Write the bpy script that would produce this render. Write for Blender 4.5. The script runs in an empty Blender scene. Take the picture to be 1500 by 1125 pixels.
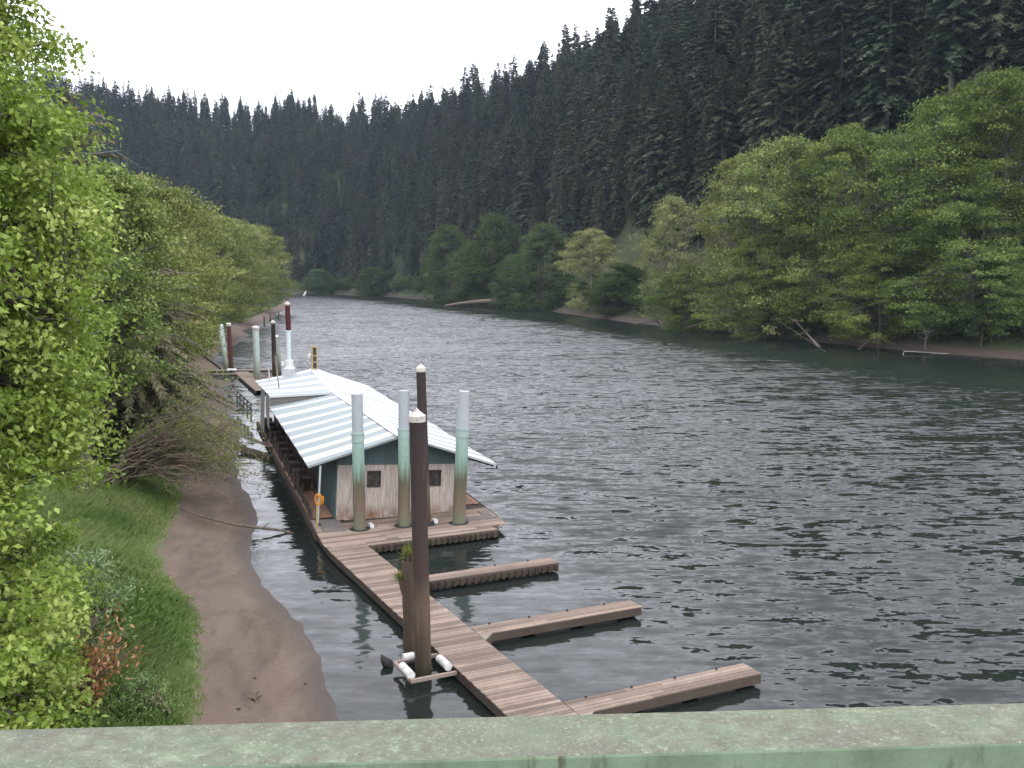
import bpy, math, random
import numpy as np
from mathutils import Matrix, Vector

R = math.radians
rng = np.random.default_rng(7)
scene = bpy.context.scene
COL = scene.collection

# ------------------------------------------------------------------ camera numbers
F, PITCH, CZ = 1444.0, math.atan(162.5 / 1444.0), 11.0
def ray(px, py):
    v = 562.5 - py
    return np.array([px - 750.0, F*math.cos(PITCH) + v*math.sin(PITCH), -F*math.sin(PITCH) + v*math.cos(PITCH)])
def G(px, py, z=0.0):                       # point of the photograph at a known height
    d = ray(px, py); return np.array([0, 0, CZ]) + d*(z - CZ)/d[2]
def GY(px, py, Y):                          # ... at a known distance
    d = ray(px, py); return np.array([0, 0, CZ]) + d*Y/d[1]

# ------------------------------------------------------------------ materials
class NT:
    def __init__(s, name):
        s.m = bpy.data.materials.new(name); s.m.use_nodes = True
        s.t = s.m.node_tree; s.t.nodes.clear()
        s.out = s.t.nodes.new('ShaderNodeOutputMaterial')
    def n(s, kind, **kw):
        nd = s.t.nodes.new(kind)
        ins = kw.pop('ins', {})
        for k, v in kw.items(): setattr(nd, k, v)
        for k, v in ins.items(): s.put(nd, k, v)
        return nd
    def put(s, nd, k, v):
        if isinstance(v, bpy.types.NodeSocket): s.t.links.new(v, nd.inputs[k])
        else: nd.inputs[k].default_value = v
    def obj(s): return s.n('ShaderNodeTexCoord').outputs['Object']
    def gen(s): return s.n('ShaderNodeTexCoord').outputs['Generated']
    def pos(s): return s.n('ShaderNodeNewGeometry').outputs['Position']
    def mapping(s, vec, scale=(1,1,1), rot=(0,0,0)):
        return s.n('ShaderNodeMapping', ins={'Vector': vec, 'Scale': scale, 'Rotation': rot}).outputs[0]
    def noise(s, vec, scale=1.0, detail=4.0, rough=0.55, dist=0.0):
        return s.n('ShaderNodeTexNoise', ins={'Vector': vec, 'Scale': scale, 'Detail': detail, 'Roughness': rough, 'Distortion': dist}).outputs[0]
    def ramp(s, fac, stops, interp='LINEAR'):
        nd = s.n('ShaderNodeValToRGB', ins={'Fac': fac}); r = nd.color_ramp; r.interpolation = interp
        while len(r.elements) < len(stops): r.elements.new(0.5)
        for e, (p, c) in zip(r.elements, stops):
            e.position = p; e.color = (c if len(c) == 4 else (*c, 1)) if not isinstance(c, float) else (c, c, c, 1)
        return nd.outputs[0]
    def math(s, op, a, b=0.0, clamp=False):
        nd = s.n('ShaderNodeMath', operation=op, use_clamp=clamp); s.put(nd, 0, a); s.put(nd, 1, b); return nd.outputs[0]
    def maprange(s, v, a, b, c=0.0, d=1.0):
        return s.n('ShaderNodeMapRange', ins={'Value': v, 'From Min': a, 'From Max': b, 'To Min': c, 'To Max': d}).outputs[0]
    def mix(s, fac, a, b, mode='MIX'):
        nd = s.n('ShaderNodeMix', data_type='RGBA', blend_type=mode)
        for k, v in ((0, fac), (6, a), (7, b)):
            if isinstance(v, tuple) and len(v) == 3: v = (*v, 1)
            s.put(nd, k, v)
        return nd.outputs[2]
    def attr(s, name): return s.n('ShaderNodeAttribute', attribute_name=name).outputs['Fac']
    def objrand(s): return s.n('ShaderNodeObjectInfo').outputs['Random']
    def sep(s, vec): return s.n('ShaderNodeSeparateXYZ', ins={0: vec}).outputs
    def bump(s, h, strength=0.4, dist=0.02):
        return s.n('ShaderNodeBump', ins={'Height': h, 'Strength': strength, 'Distance': dist}).outputs[0]
    def finish(s, col, rough=0.8, normal=None, metal=0.0, spec=0.5, **kw):
        b = s.n('ShaderNodeBsdfPrincipled')
        if isinstance(col, tuple): col = (*col[:3], 1)
        s.put(b, 'Base Color', col); s.put(b, 'Roughness', rough); s.put(b, 'Metallic', metal); s.put(b, 'Specular IOR Level', spec)
        if normal is not None: s.put(b, 'Normal', normal)
        for k, v in kw.items(): s.put(b, k, v)
        s.t.links.new(b.outputs[0], s.out.inputs[0]); return s.m

def mat_wood(name, c1, c2, c3, scale=3.0, rough=0.85, stain=0.5):
    t = NT(name); o = t.obj(); tone = t.attr('tone')
    g = t.noise(t.mapping(o, (scale, scale, scale)), 2.0, 6, 0.65)
    base = t.mix(tone, c1, c2)
    big = t.noise(o, 0.7, 4, 0.6)
    base = t.mix(t.maprange(big, 0.45, 0.72, 0, stain), base, c3)
    base = t.mix(0.45, base, t.ramp(g, [(0.25, 0.35), (0.75, 0.75)]), 'OVERLAY')
    return t.finish(base, rough, t.bump(g, 0.5, 0.02), spec=0.25)

def mat_leaf(name, cols, transl=0.3, var=0.35, rough=0.6, spec=0.25, hv=0.012):
    """cols: dark, mid, light tones of the leaves themselves"""
    t = NT(name); tone = t.attr('tone'); rnd = t.objrand()
    c = t.ramp(tone, [(0.0, cols[0]), (0.5, cols[1]), (1.0, cols[2])])
    h = t.n('ShaderNodeHueSaturation', ins={'Color': c, 'Hue': t.maprange(t.math('FRACT', t.math('MULTIPLY', rnd, 7.31)), 0, 1, 0.5 - hv, 0.5 + hv), 'Value': t.maprange(rnd, 0, 1, 1-var, 1+var), 'Saturation': t.maprange(rnd, 0, 1, 1.1, 0.9)}).outputs[0]
    b = t.n('ShaderNodeBsdfPrincipled', ins={'Base Color': h, 'Roughness': rough, 'Specular IOR Level': spec})
    if transl > 0:
        tr = t.n('ShaderNodeBsdfTranslucent', ins={'Color': t.mix(0.5, h, (0.16, 0.24, 0.03))})
        mx = t.n('ShaderNodeMixShader', ins={0: transl, 1: b.outputs[0], 2: tr.outputs[0]})
        t.t.links.new(mx.outputs[0], t.out.inputs[0])
    else: t.t.links.new(b.outputs[0], t.out.inputs[0])
    return t.m

def mat_bark(name, c1, c2, sc=4.0):
    t = NT(name); n = t.noise(t.mapping(t.obj(), (sc, sc, sc*0.3)), 1.5, 5, 0.6)
    return t.finish(t.ramp(n, [(0.3, c1), (0.7, c2)]), 0.9, t.bump(n, 0.6, 0.04), spec=0.2)

def mat_plain(name, c1, c2, rough=0.7, sc=4.0, metal=0.0, bump=0.2):
    t = NT(name); n = t.noise(t.obj(), sc, 5, 0.6)
    return t.finish(t.ramp(n, [(0.3, c1), (0.72, c2)]), rough, t.bump(n, bump, 0.01), metal)

M = {}
M['deck'] = mat_wood('deck_planks', (0.265, 0.205, 0.160), (0.110, 0.083, 0.067), (0.085, 0.069, 0.057), 5.0, 0.8, 0.55)
M['deck_brown'] = mat_wood('hull_deck_planks', (0.33, 0.19, 0.12), (0.22, 0.13, 0.09), (0.30, 0.21, 0.16), 5.0, 0.8, 0.4)
M['fascia'] = mat_wood('fascia_timber', (0.060, 0.045, 0.036), (0.030, 0.023, 0.019), (0.075, 0.062, 0.05), 5.0, 0.9, 0.9)
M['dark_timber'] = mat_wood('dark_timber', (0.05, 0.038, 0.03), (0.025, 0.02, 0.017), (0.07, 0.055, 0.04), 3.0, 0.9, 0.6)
M['pale_timber'] = mat_wood('weathered_timber', (0.28, 0.23, 0.19), (0.19, 0.15, 0.125), (0.12, 0.10, 0.085), 4.0, 0.9, 0.5)
M['mat_grey'] = mat_plain('deck_mat', (0.09, 0.082, 0.078), (0.15, 0.13, 0.12), 0.9, 6)
M['white_plastic'] = mat_plain('white_plastic', (0.45, 0.455, 0.45), (0.60, 0.60, 0.58), 0.5, 5)
M['grey_metal'] = mat_plain('galvanised_metal', (0.35, 0.37, 0.38), (0.52, 0.54, 0.55), 0.5, 6, 0.3)
M['chimney'] = mat_plain('chimney_metal', (0.42, 0.48, 0.50), (0.55, 0.60, 0.62), 0.45, 5, 0.2)
M['black'] = mat_plain('black_rubber_and_hole_shade', (0.008, 0.008, 0.008), (0.02, 0.02, 0.02), 0.8, 6)
M['orange'] = mat_plain('orange_line', (0.36, 0.15, 0.015), (0.45, 0.21, 0.025), 0.7, 8)
M['yellow_wood'] = mat_plain('yellow_painted_wood', (0.27, 0.20, 0.085), (0.36, 0.29, 0.15), 0.8, 5)
M['teal'] = None
t = NT('teal_cladding'); n = t.noise(t.mapping(t.obj(), (6, 6, 0.6)), 2, 5, 0.6)
M['teal'] = t.finish(t.ramp(n, [(0.3, (0.055, 0.085, 0.09)), (0.7, (0.085, 0.12, 0.125))]), 0.75, t.bump(n, 0.2, 0.01))
t = NT('pale_corrugated_siding'); o = t.obj(); n = t.noise(t.mapping(o, (14, 14, 0.7)), 2, 5, 0.65); z = t.sep(o)[2]
c = t.ramp(n, [(0.3, (0.24, 0.20, 0.17)), (0.52, (0.46, 0.41, 0.37)), (0.7, (0.58, 0.54, 0.50))])
dirt = t.math('MULTIPLY', t.maprange(z, 0.75, 0.25), t.maprange(t.noise(o, 2.5, 4), 0.3, 0.65))
c = t.mix(dirt, c, (0.22, 0.13, 0.08))
M['siding'] = t.finish(c, 0.8, t.bump(n, 0.2, 0.01), spec=0.3)
t = NT('striped_metal_roofing'); o = t.obj(); n = t.noise(t.mapping(o, (0.5, 3, 1)), 1.2, 5, 0.65)
c = t.mix(t.attr('tone'), (0.46, 0.485, 0.50), (0.19, 0.225, 0.228))
c = t.mix(t.maprange(n, 0.5, 0.85, 0, 0.4), c, (0.30, 0.33, 0.32))
fine = t.noise(t.mapping(o, (1, 1, 1)), 9, 4, 0.7)
c = t.mix(t.maprange(fine, 0.6, 0.8, 0, 0.25), c, (0.30, 0.30, 0.26))
M['roofing'] = t.finish(c, 0.5, t.bump(fine, 0.08, 0.01), spec=0.4)
# piles
def mat_pile(name, stops, zmax, streak=0.5, rough=0.7, amp=0.16):
    t = NT(name); p = t.pos(); z = t.sep(p)[2]; n = t.noise(t.mapping(t.obj(), (5, 5, 0.35)), 1.6, 5, 0.6)
    b = t.noise(t.obj(), 4.5, 5, 0.65)
    f = t.math('ADD', t.math('DIVIDE', z, zmax), t.math('MULTIPLY', t.math('SUBTRACT', n, 0.5), amp*2))
    c = t.ramp(f, stops)
    c = t.mix(t.maprange(b, 0.55, 0.75, 0, streak), c, t.mix(0.6, c, (0.03, 0.02, 0.015)))
    c = t.mix(t.maprange(n, 0.58, 0.8, 0, streak*0.5), c, (0.35, 0.34, 0.30))
    return t.finish(c, rough, t.bump(b, 0.35, 0.03), spec=0.3)
M['creosote'] = mat_pile('creosote_pile', [(0.0, (0.028, 0.026, 0.012)), (0.12, (0.05, 0.036, 0.022)), (0.30, (0.10, 0.068, 0.046)), (0.42, (0.045, 0.030, 0.025)), (1.0, (0.028, 0.020, 0.019))], 6.8, 0.35, 0.75, 0.1)
M['old_pile'] = mat_pile('rotten_pile', [(0.0, (0.04, 0.03, 0.018)), (0.2, (0.06, 0.042, 0.03)), (1.0, (0.085, 0.062, 0.047))], 3.2, 0.6, 0.9)
M['green_pile'] = mat_pile('green_pile', [(0.0, (0.10, 0.20, 0.13)), (0.10, (0.13, 0.14, 0.09)), (0.30, (0.13, 0.095, 0.066)), (0.50, (0.085, 0.085, 0.052)), (0.70, (0.19, 0.30, 0.245)), (0.95, (0.27, 0.36, 0.33))], 4.6, 0.6, 0.6, 0.17)
M['pile_sleeve'] = mat_pile('grey_pile_sleeve', [(0.0, (0.27, 0.295, 0.30)), (1.0, (0.32, 0.35, 0.365))], 8, 0.3, 0.6)
M['red_pile'] = mat_pile('red_pile', [(0.0, (0.05, 0.03, 0.02)), (0.3, (0.10, 0.035, 0.03)), (1.0, (0.105, 0.024, 0.026))], 6, 0.3, 0.7)
M['pale_green_pile'] = mat_pile('pale_green_pile', [(0.0, (0.08, 0.08, 0.05)), (0.25, (0.30, 0.34, 0.27)), (0.5, (0.45, 0.54, 0.48)), (1.0, (0.52, 0.60, 0.56))], 5.4, 0.25, 0.6)
M['pile_cap'] = mat_plain('pile_cap', (0.28, 0.25, 0.21), (0.55, 0.53, 0.49), 0.7, 7)
# railing: green paint, lichen and grey-brown weathering
t = NT('lichen_covered_green_paint'); o = t.obj(); zz = t.sep(t.n('ShaderNodeNewGeometry').outputs['Normal'])[2]
big = t.noise(t.mapping(o, (1.6, 7, 2)), 2.0, 9, 0.72, 0.8); sm = t.noise(o, 55, 5, 0.7); mid = t.noise(o, 16, 6, 0.7)
gr = t.ramp(mid, [(0.3, (0.095, 0.118, 0.078)), (0.55, (0.14, 0.17, 0.112)), (0.75, (0.22, 0.265, 0.18))])
br = t.ramp(sm, [(0.3, (0.080, 0.078, 0.066)), (0.7, (0.135, 0.130, 0.112))])
top = t.mix(t.maprange(big, 0.38, 0.62, 0, 0.7), gr, br)
top = t.mix(t.maprange(sm, 0.56, 0.70, 0, 0.5), top, (0.28, 0.34, 0.245))
top = t.mix(t.maprange(t.noise(o, 30, 4, 0.7), 0.46, 0.64, 0, 0.55), top, (0.100, 0.090, 0.068))
spk = t.noise(o, 150, 3, 0.8); top = t.mix(t.maprange(spk, 0.60, 0.68, 0, 0.8), top, (0.30, 0.35, 0.27)); top = t.mix(t.maprange(spk, 0.40, 0.33, 0, 0.8), top, (0.05, 0.048, 0.038))
side = t.ramp(t.noise(t.mapping(o, (1, 1, 0.35)), 9, 6, 0.7), [(0.25, (0.075, 0.10, 0.065)), (0.5, (0.125, 0.175, 0.115)), (0.75, (0.17, 0.23, 0.155))])
side = t.mix(t.maprange(t.noise(t.mapping(o, (8, 1, 1.2)), 4, 4, 0.6), 0.58, 0.70, 0, 0.7), side, (0.04, 0.035, 0.025))
M['rail'] = t.finish(t.mix(t.maprange(zz, 0.55, 0.8), side, top), 0.85, t.bump(sm, 0.5, 0.004), spec=0.2)
# leaves
M['leaf_fresh'] = mat_leaf('fresh_green_leaves', [(0.11, 0.18, 0.030), (0.25, 0.35, 0.075), (0.48, 0.57, 0.20)], 0.4, 0.06, 0.5, 0.35)
M['leaf_alder'] = mat_leaf('alder_leaves', [(0.036, 0.060, 0.014), (0.096, 0.143, 0.029), (0.21, 0.26, 0.062)], 0.3, 0.34)
M['leaf_olive'] = mat_leaf('olive_leaves', [(0.075, 0.10, 0.026), (0.155, 0.185, 0.045), (0.25, 0.26, 0.085)], 0.3, 0.2)
M['leaf_yellow'] = mat_leaf('pale_young_leaves', [(0.09, 0.11, 0.035), (0.17, 0.19, 0.06), (0.27, 0.28, 0.11)], 0.3, 0.15)
M['leaf_deep'] = mat_leaf('deep_green_leaves', [(0.017, 0.034, 0.009), (0.036, 0.064, 0.016), (0.070, 0.105, 0.030)], 0.3, 0.25)
M['leaf_willow'] = mat_leaf('silvery_willow_leaves', [(0.10, 0.15, 0.06), (0.16, 0.24, 0.08), (0.30, 0.38, 0.20)], 0.25, 0.1)
M['leaf_dead'] = mat_leaf('dead_orange_leaves', [(0.16, 0.06, 0.028), (0.34, 0.13, 0.055), (0.52, 0.30, 0.17)], 0.2, 0.1)
M['needle'] = mat_leaf('conifer_needles', [(0.010, 0.016, 0.008), (0.026, 0.034, 0.015), (0.062, 0.066, 0.031)], 0.0, 0.5, 0.7, hv=0.05)
M['needle_spruce'] = mat_leaf('mossy_spruce_needles', [(0.038, 0.038, 0.018), (0.088, 0.085, 0.036), (0.175, 0.145, 0.075)], 0.1, 0.05, 0.7)
M['grass'] = mat_leaf('grass_blades', [(0.15, 0.24, 0.065), (0.29, 0.40, 0.125), (0.46, 0.52, 0.22)], 0.3, 0.0, 0.6)
M['bark'] = mat_bark('bark', (0.045, 0.037, 0.03), (0.13, 0.115, 0.10))
M['bark_pale'] = mat_bark('pale_lichened_bark', (0.12, 0.11, 0.095), (0.32, 0.30, 0.27))
M['twig'] = mat_bark('brown_twigs', (0.080, 0.062, 0.043), (0.18, 0.145, 0.105))
M['drift'] = mat_bark('driftwood', (0.06, 0.048, 0.038), (0.15, 0.125, 0.10))

# ground
t = NT('river_bank_ground'); p = t.pos(); s = t.sep(p)
n1 = t.noise(t.mapping(p, (0.5, 0.16, 1), (0, 0, 0.35)), 1.4, 7, 0.62, 0.6); n2 = t.noise(p, 5, 6, 0.7); n3 = t.noise(p, 0.35, 4, 0.6)
sand = t.ramp(n1, [(0.3, (0.076, 0.057, 0.043)), (0.5, (0.112, 0.084, 0.064)), (0.68, (0.131, 0.101, 0.079))])
sand = t.mix(t.maprange(t.noise(t.mapping(p, (1.1, 0.35, 1), (0, 0, 0.5)), 1.0, 6, 0.7, 1.2), 0.52, 0.66, 0, 0.55), sand, (0.058, 0.044, 0.036))
sand = t.mix(t.maprange(n2, 0.50, 0.72, 0, 0.45), sand, (0.062, 0.047, 0.038))
wetline = t.math('ADD', s[2], t.math('MULTIPLY', t.math('SUBTRACT', n1, 0.5), 0.25))
sand = t.mix(t.maprange(wetline, 0.03, 0.24), t.mix(0.75, sand, (0.035, 0.027, 0.022)), sand)
mud = t.ramp(n2, [(0.3, (0.045, 0.034, 0.027)), (0.7, (0.085, 0.064, 0.052))])
mud = t.mix(t.maprange(s[1], 300.0, 380.0), mud, (0.03, 0.025, 0.02))
sand = t.mix(t.attr('far_side'), sand, mud)
soil = t.ramp(n2, [(0.3, (0.022, 0.028, 0.012)), (0.55, (0.045, 0.055, 0.022)), (0.8, (0.07, 0.06, 0.035))])
grs = t.ramp(n2, [(0.3, (0.05, 0.10, 0.022)), (0.7, (0.095, 0.16, 0.04))])
veg = t.mix(t.math('MAXIMUM', t.maprange(s[2], 2.6, 5.0), t.maprange(s[1], 50.0, 62.0)), grs, soil)
edge = t.math('ADD', s[2], t.math('MULTIPLY', t.math('SUBTRACT', t.noise(p, 0.9, 5, 0.65), 0.5), 0.5))
col = t.mix(t.maprange(edge, 0.74, 0.98), sand, veg)
M['ground'] = t.finish(col, t.maprange(wetline, 0.02, 0.2, 0.55, 0.95), t.bump(t.math('ADD', n1, t.math('MULTIPLY', n2, 0.4)), 0.45, 0.12), spec=0.25)

# water
t = NT('river_water'); p = t.pos(); s = t.sep(p)
calm = t.maprange(t.math('ADD', t.math('MULTIPLY', s[0], 0.899), t.math('MULTIPLY', s[1], 0.438)), 15.0, 22.0, 0.22, 1.0)
def slope(scale, rot, detail, dist=0.4):
    """two independent random slopes; taken straight from noise so that far ripples are not smoothed away"""
    nd = t.n('ShaderNodeTexNoise', ins={'Vector': t.mapping(p, scale, (0, 0, rot)), 'Scale': 1.0, 'Detail': detail, 'Roughness': 0.55, 'Distortion': dist})
    return t.n('ShaderNodeVectorMath', operation='SUBTRACT', ins={0: nd.outputs['Color'], 1: (0.5, 0.5, 0.5)}).outputs[0]
def vscale(v, k):
    nd = t.n('ShaderNodeVectorMath', operation='SCALE', ins={0: v}); t.put(nd, 'Scale', k); return nd.outputs[0]
def vadd(a, b_): return t.n('ShaderNodeVectorMath', operation='ADD', ins={0: a, 1: b_}).outputs[0]
lee = t.math('ADD', t.math('SUBTRACT', s[0], 63.0), t.math('MULTIPLY', t.math('SUBTRACT', s[1], 125.0), 0.36))      # sheltered strip below the right bank
calm = t.math('MULTIPLY', calm, t.maprange(t.math('ADD', lee, t.math('MULTIPLY', t.math('SUBTRACT', t.noise(t.mapping(p, (0.03, 0.09, 1)), 1.0, 3), 0.5), 30.0)), -34.0, -14.0, 1.0, 0.22))
patch = t.maprange(t.noise(t.mapping(p, (0.02, 0.06, 1)), 1.0, 3, 0.55), 0.35, 0.65, 0.75, 1.15)
sl = vadd(vadd(vadd(vscale(slope((1.15, 1.75, 1), 0.14, 3.0), 0.66), vscale(slope((0.50, 2.5, 1), 0.10, 3.0, 0.6), 0.80)), vscale(slope((0.20, 0.45, 1), -0.20, 2.0, 0.8), 0.48)), vscale(slope((3.6, 6.5, 1), 0.3, 1.5), 0.34))
sl = vscale(sl, t.math('MULTIPLY', calm, patch))
sp = t.sep(sl)
wy = t.math('SUBTRACT', t.math('MULTIPLY', sp[1], 1.4), t.math('MULTIPLY', calm, 0.205))      # constant lean towards the bridge, added so ripples mirror more bright sky
nv = t.n('ShaderNodeCombineXYZ', ins={0: t.math('MULTIPLY', sp[0], 0.55), 1: wy, 2: 1.0}).outputs[0]
nv = t.n('ShaderNodeVectorMath', operation='NORMALIZE', ins={0: nv}).outputs[0]
M['water'] = t.finish((0.012, 0.016, 0.014), 0.07, nv, IOR=1.333)

# ------------------------------------------------------------------ mesh builders
class MB:
    def __init__(s): s.v, s.f, s.tone, s.sm = [], [], [], []
    def add(s, verts, faces, tone=0.5, smooth=False):
        o = len(s.v); s.v.extend([tuple(map(float, q)) for q in verts])
        for f in faces: s.f.append([i + o for i in f]); s.tone.append(tone); s.sm.append(smooth)
    def box(s, c, ex, ey, ez, tone=None):
        """centre and three half-axis vectors"""
        c, ex, ey, ez = map(np.asarray, (c, ex, ey, ez))
        vs = [c + a*ex + b*ey + d*ez for d in (-1, 1) for b in (-1, 1) for a in (-1, 1)]
        fs = [(0,2,3,1), (4,5,7,6), (0,1,5,4), (2,6,7,3), (0,4,6,2), (1,3,7,5)]
        s.add(vs, fs, rng.random() if tone is None else tone)
    def bar(s, a, b, w, h, up=(0,0,1), tone=None):
        a, b = np.asarray(a, float), np.asarray(b, float); d = b - a; L = np.linalg.norm(d); d = d/L
        side = np.cross(d, up); side = side/np.linalg.norm(side); u = np.cross(side, d)
        s.box((a + b)/2, d*L/2, side*w/2, u*h/2, tone)
    def tube(s, pts, rad, k=8, tone=0.5, cap=True, smooth=True, rib=0.0):
        pts = [np.asarray(p, float) for p in pts]
        rad = [rad]*len(pts) if np.isscalar(rad) else list(rad)
        rings = []
        for i, p in enumerate(pts):
            d = pts[min(i+1, len(pts)-1)] - pts[max(i-1, 0)]; d = d/(np.linalg.norm(d) + 1e-9)
            a = np.cross(d, (0.31, 0.95, 0.05) if abs(d[1]) < 0.9 else (1, 0, 0)); a /= np.linalg.norm(a); b = np.cross(d, a)
            rings.append([p + rad[i]*(1 + rib*(j % 2))*(math.cos(2*math.pi*j/k)*a + math.sin(2*math.pi*j/k)*b) for j in range(k)])
        vs = [q for r in rings for q in r]
        fs = [(i*k + j, i*k + (j+1) % k, (i+1)*k + (j+1) % k, (i+1)*k + j) for i in range(len(pts)-1) for j in range(k)]
        s.add(vs, fs, tone, smooth)
        if cap:
            n = len(pts)
            s.add(rings[0], [list(range(k))[::-1]], tone); s.add(rings[-1], [list(range(k))], tone)
    def poly(s, pts, z0, z1, tone=0.5):
        n = len(pts)
        vs = [(p[0], p[1], z0) for p in pts] + [(p[0], p[1], z1) for p in pts]
        fs = [list(range(n))[::-1], list(range(n, 2*n))] + [(i, (i+1) % n, n + (i+1) % n, n + i) for i in range(n)]
        s.add(vs, fs, tone)
    def build(s, name, mat, parent=None, bevel=0.0):
        me = bpy.data.meshes.new(name); me.from_pydata(s.v, [], s.f)
        a = me.attributes.new('tone', 'FLOAT', 'FACE'); a.data.foreach_set('value', s.tone)
        me.polygons.foreach_set('use_smooth', s.sm)
        me.materials.append(mat)
        o = bpy.data.objects.new(name, me); COL.objects.link(o)
        if parent: o.parent = parent
        if bevel:
            m = o.modifiers.new('edge', 'BEVEL'); m.width = bevel; m.segments = 2; m.limit_method = 'ANGLE'
        return o

def np_mesh(name, verts, nper, tone, mat):
    """verts (N, nper, 3) -> one mesh of N separate faces"""
    N = len(verts); me = bpy.data.meshes.new(name)
    me.vertices.add(N*nper); me.vertices.foreach_set('co', verts.astype(np.float32).ravel())
    me.loops.add(N*nper); me.loops.foreach_set('vertex_index', np.arange(N*nper, dtype=np.int32))
    me.polygons.add(N); me.polygons.foreach_set('loop_start', np.arange(0, N*nper, nper, dtype=np.int32))
    me.update(calc_edges=True)
    a = me.attributes.new('tone', 'FLOAT', 'FACE'); a.data.foreach_set('value', tone.astype(np.float32))
    me.materials.append(mat); return me
def link(name, me, parent=None):
    o = bpy.data.objects.new(name, me); COL.objects.link(o)
    if parent: o.parent = parent
    return o
def unit(a): return a/(np.linalg.norm(a, axis=-1, keepdims=True) + 1e-9)
def leaf_quads(c, axis, nrm, L, W, fold=0.15):
    """folded diamond leaves: centres, long axes, normals, lengths and widths"""
    axis = unit(axis); side = unit(np.cross(axis, nrm)); up = np.cross(side, axis)
    L, W = np.asarray(L)[:, None], np.asarray(W)[:, None]
    return np.stack([c - axis*L*.5, c - axis*L*.05 + side*W*.5 + up*W*fold, c + axis*L*.5, c - axis*L*.05 - side*W*.5 + up*W*fold], 1)
def empty(name, loc=(0, 0, 0), rz=0.0, sc=1.0):
    o = bpy.data.objects.new(name, None); COL.objects.link(o); o.empty_display_size = 0.3
    o.location = loc; o.rotation_euler = (0, 0, rz); o.scale = (sc, sc, sc) if np.isscalar(sc) else sc
    return o
def tag(o, label=None, cat=None, group=None, kind=None):
    if label: o['label'] = label
    if cat: o['category'] = cat
    if group: o['group'] = group
    if kind: o['kind'] = kind
    return o
def copy_tree(o, parent=None):
    c = o.copy(); COL.objects.link(c)
    if parent: c.parent = parent
    for ch in o.children: copy_tree(ch, c)
    return c

# ------------------------------------------------------------------ river outline and ground height
LEFT = np.array([(6, -60), (3.5, -20), (1, 0), (-1.5, 12)] +
    [tuple(G(x, y)[:2]) for x, y in [(512, 1085), (495, 1050), (474, 1000), (470, 960), (440, 910), (392, 868), (371, 838), (365, 800), (380, 758), (368, 735), (352, 705), (345, 668)]] +
    [(-21, 74), (-27, 92), (-33, 110), (-40, 134)] + [tuple(G(x, y)[:2]) for x, y in [(352, 498), (385, 470), (415, 455), (432, 446)]] +
    [(-92, 405), (-108, 435), (-150, 452), (-330, 455), (-900, 420)], float)
def chaikin(L, n=2):
    for _ in range(n):
        q = L[:-1]*.75 + L[1:]*.25; r_ = L[:-1]*.25 + L[1:]*.75
        L = np.vstack([L[:1], np.stack([q, r_], 1).reshape(-1, 2), L[-1:]])
    return L
LEFT = chaikin(LEFT)
_n = np.random.default_rng(3).normal(size=LEFT.shape); _w = np.clip((LEFT[:, 1] - 45)/60, 0.06, 1.0)[:, None]*(LEFT[:, 1] < 400)[:, None]
LEFT = LEFT + _n*_w*0.75
RIGHT = np.array([(70, -60), (72, 0), (70, 60), (66, 100)] + [tuple(G(x, y)[:2]) for x, y in
    [(1500, 527), (1350, 516), (1200, 501), (1100, 490), (1000, 480), (940, 474), (880, 467), (820, 458), (735, 447), (690, 444), (640, 440), (560, 434), (500, 431.8), (445, 431)]] +
    [(-190, 520), (-330, 535), (-900, 540)], float)
RAZ = np.arctan2(RIGHT[:, 0], RIGHT[:, 1]); RRS = np.hypot(RIGHT[:, 0], RIGHT[:, 1])
_o = np.argsort(RAZ); RAZ, RRS = RAZ[_o], RRS[_o]
# ridge of the wooded hills: direction and tree-top height read off the skyline, distance estimated
SKY = [(-900, 120, 780), (-300, 130, 740), (0, 112, 720), (90, 122, 720), (200, 136, 720), (300, 152, 720), (375, 160, 720), (400, 146, 690), (440, 141, 690), (475, 152, 680), (530, 160, 670), (590, 162, 650),
       (640, 146, 630), (700, 112, 590), (760, 84, 560), (830, 55, 520), (900, 24, 480), (950, -8, 450), (1100, -95, 400), (1300, -190, 350), (1500, -270, 310), (1900, -330, 270), (2600, -330, 240), (4000, -330, 230)]
TREE_H = 25.0
saz, srr, szr = [], [], []
for x, y, r in SKY:
    d = ray(x, y); hr = math.hypot(d[0], d[1]); saz.append(math.atan2(d[0], d[1])); srr.append(r); szr.append(CZ + d[2]/hr*r - np.interp(x, [450, 560, 640, 760, 900, 1000], [20, 18, 23, 32, 40, 42]))
saz, srr, szr = map(np.array, (saz, srr, szr))

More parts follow.
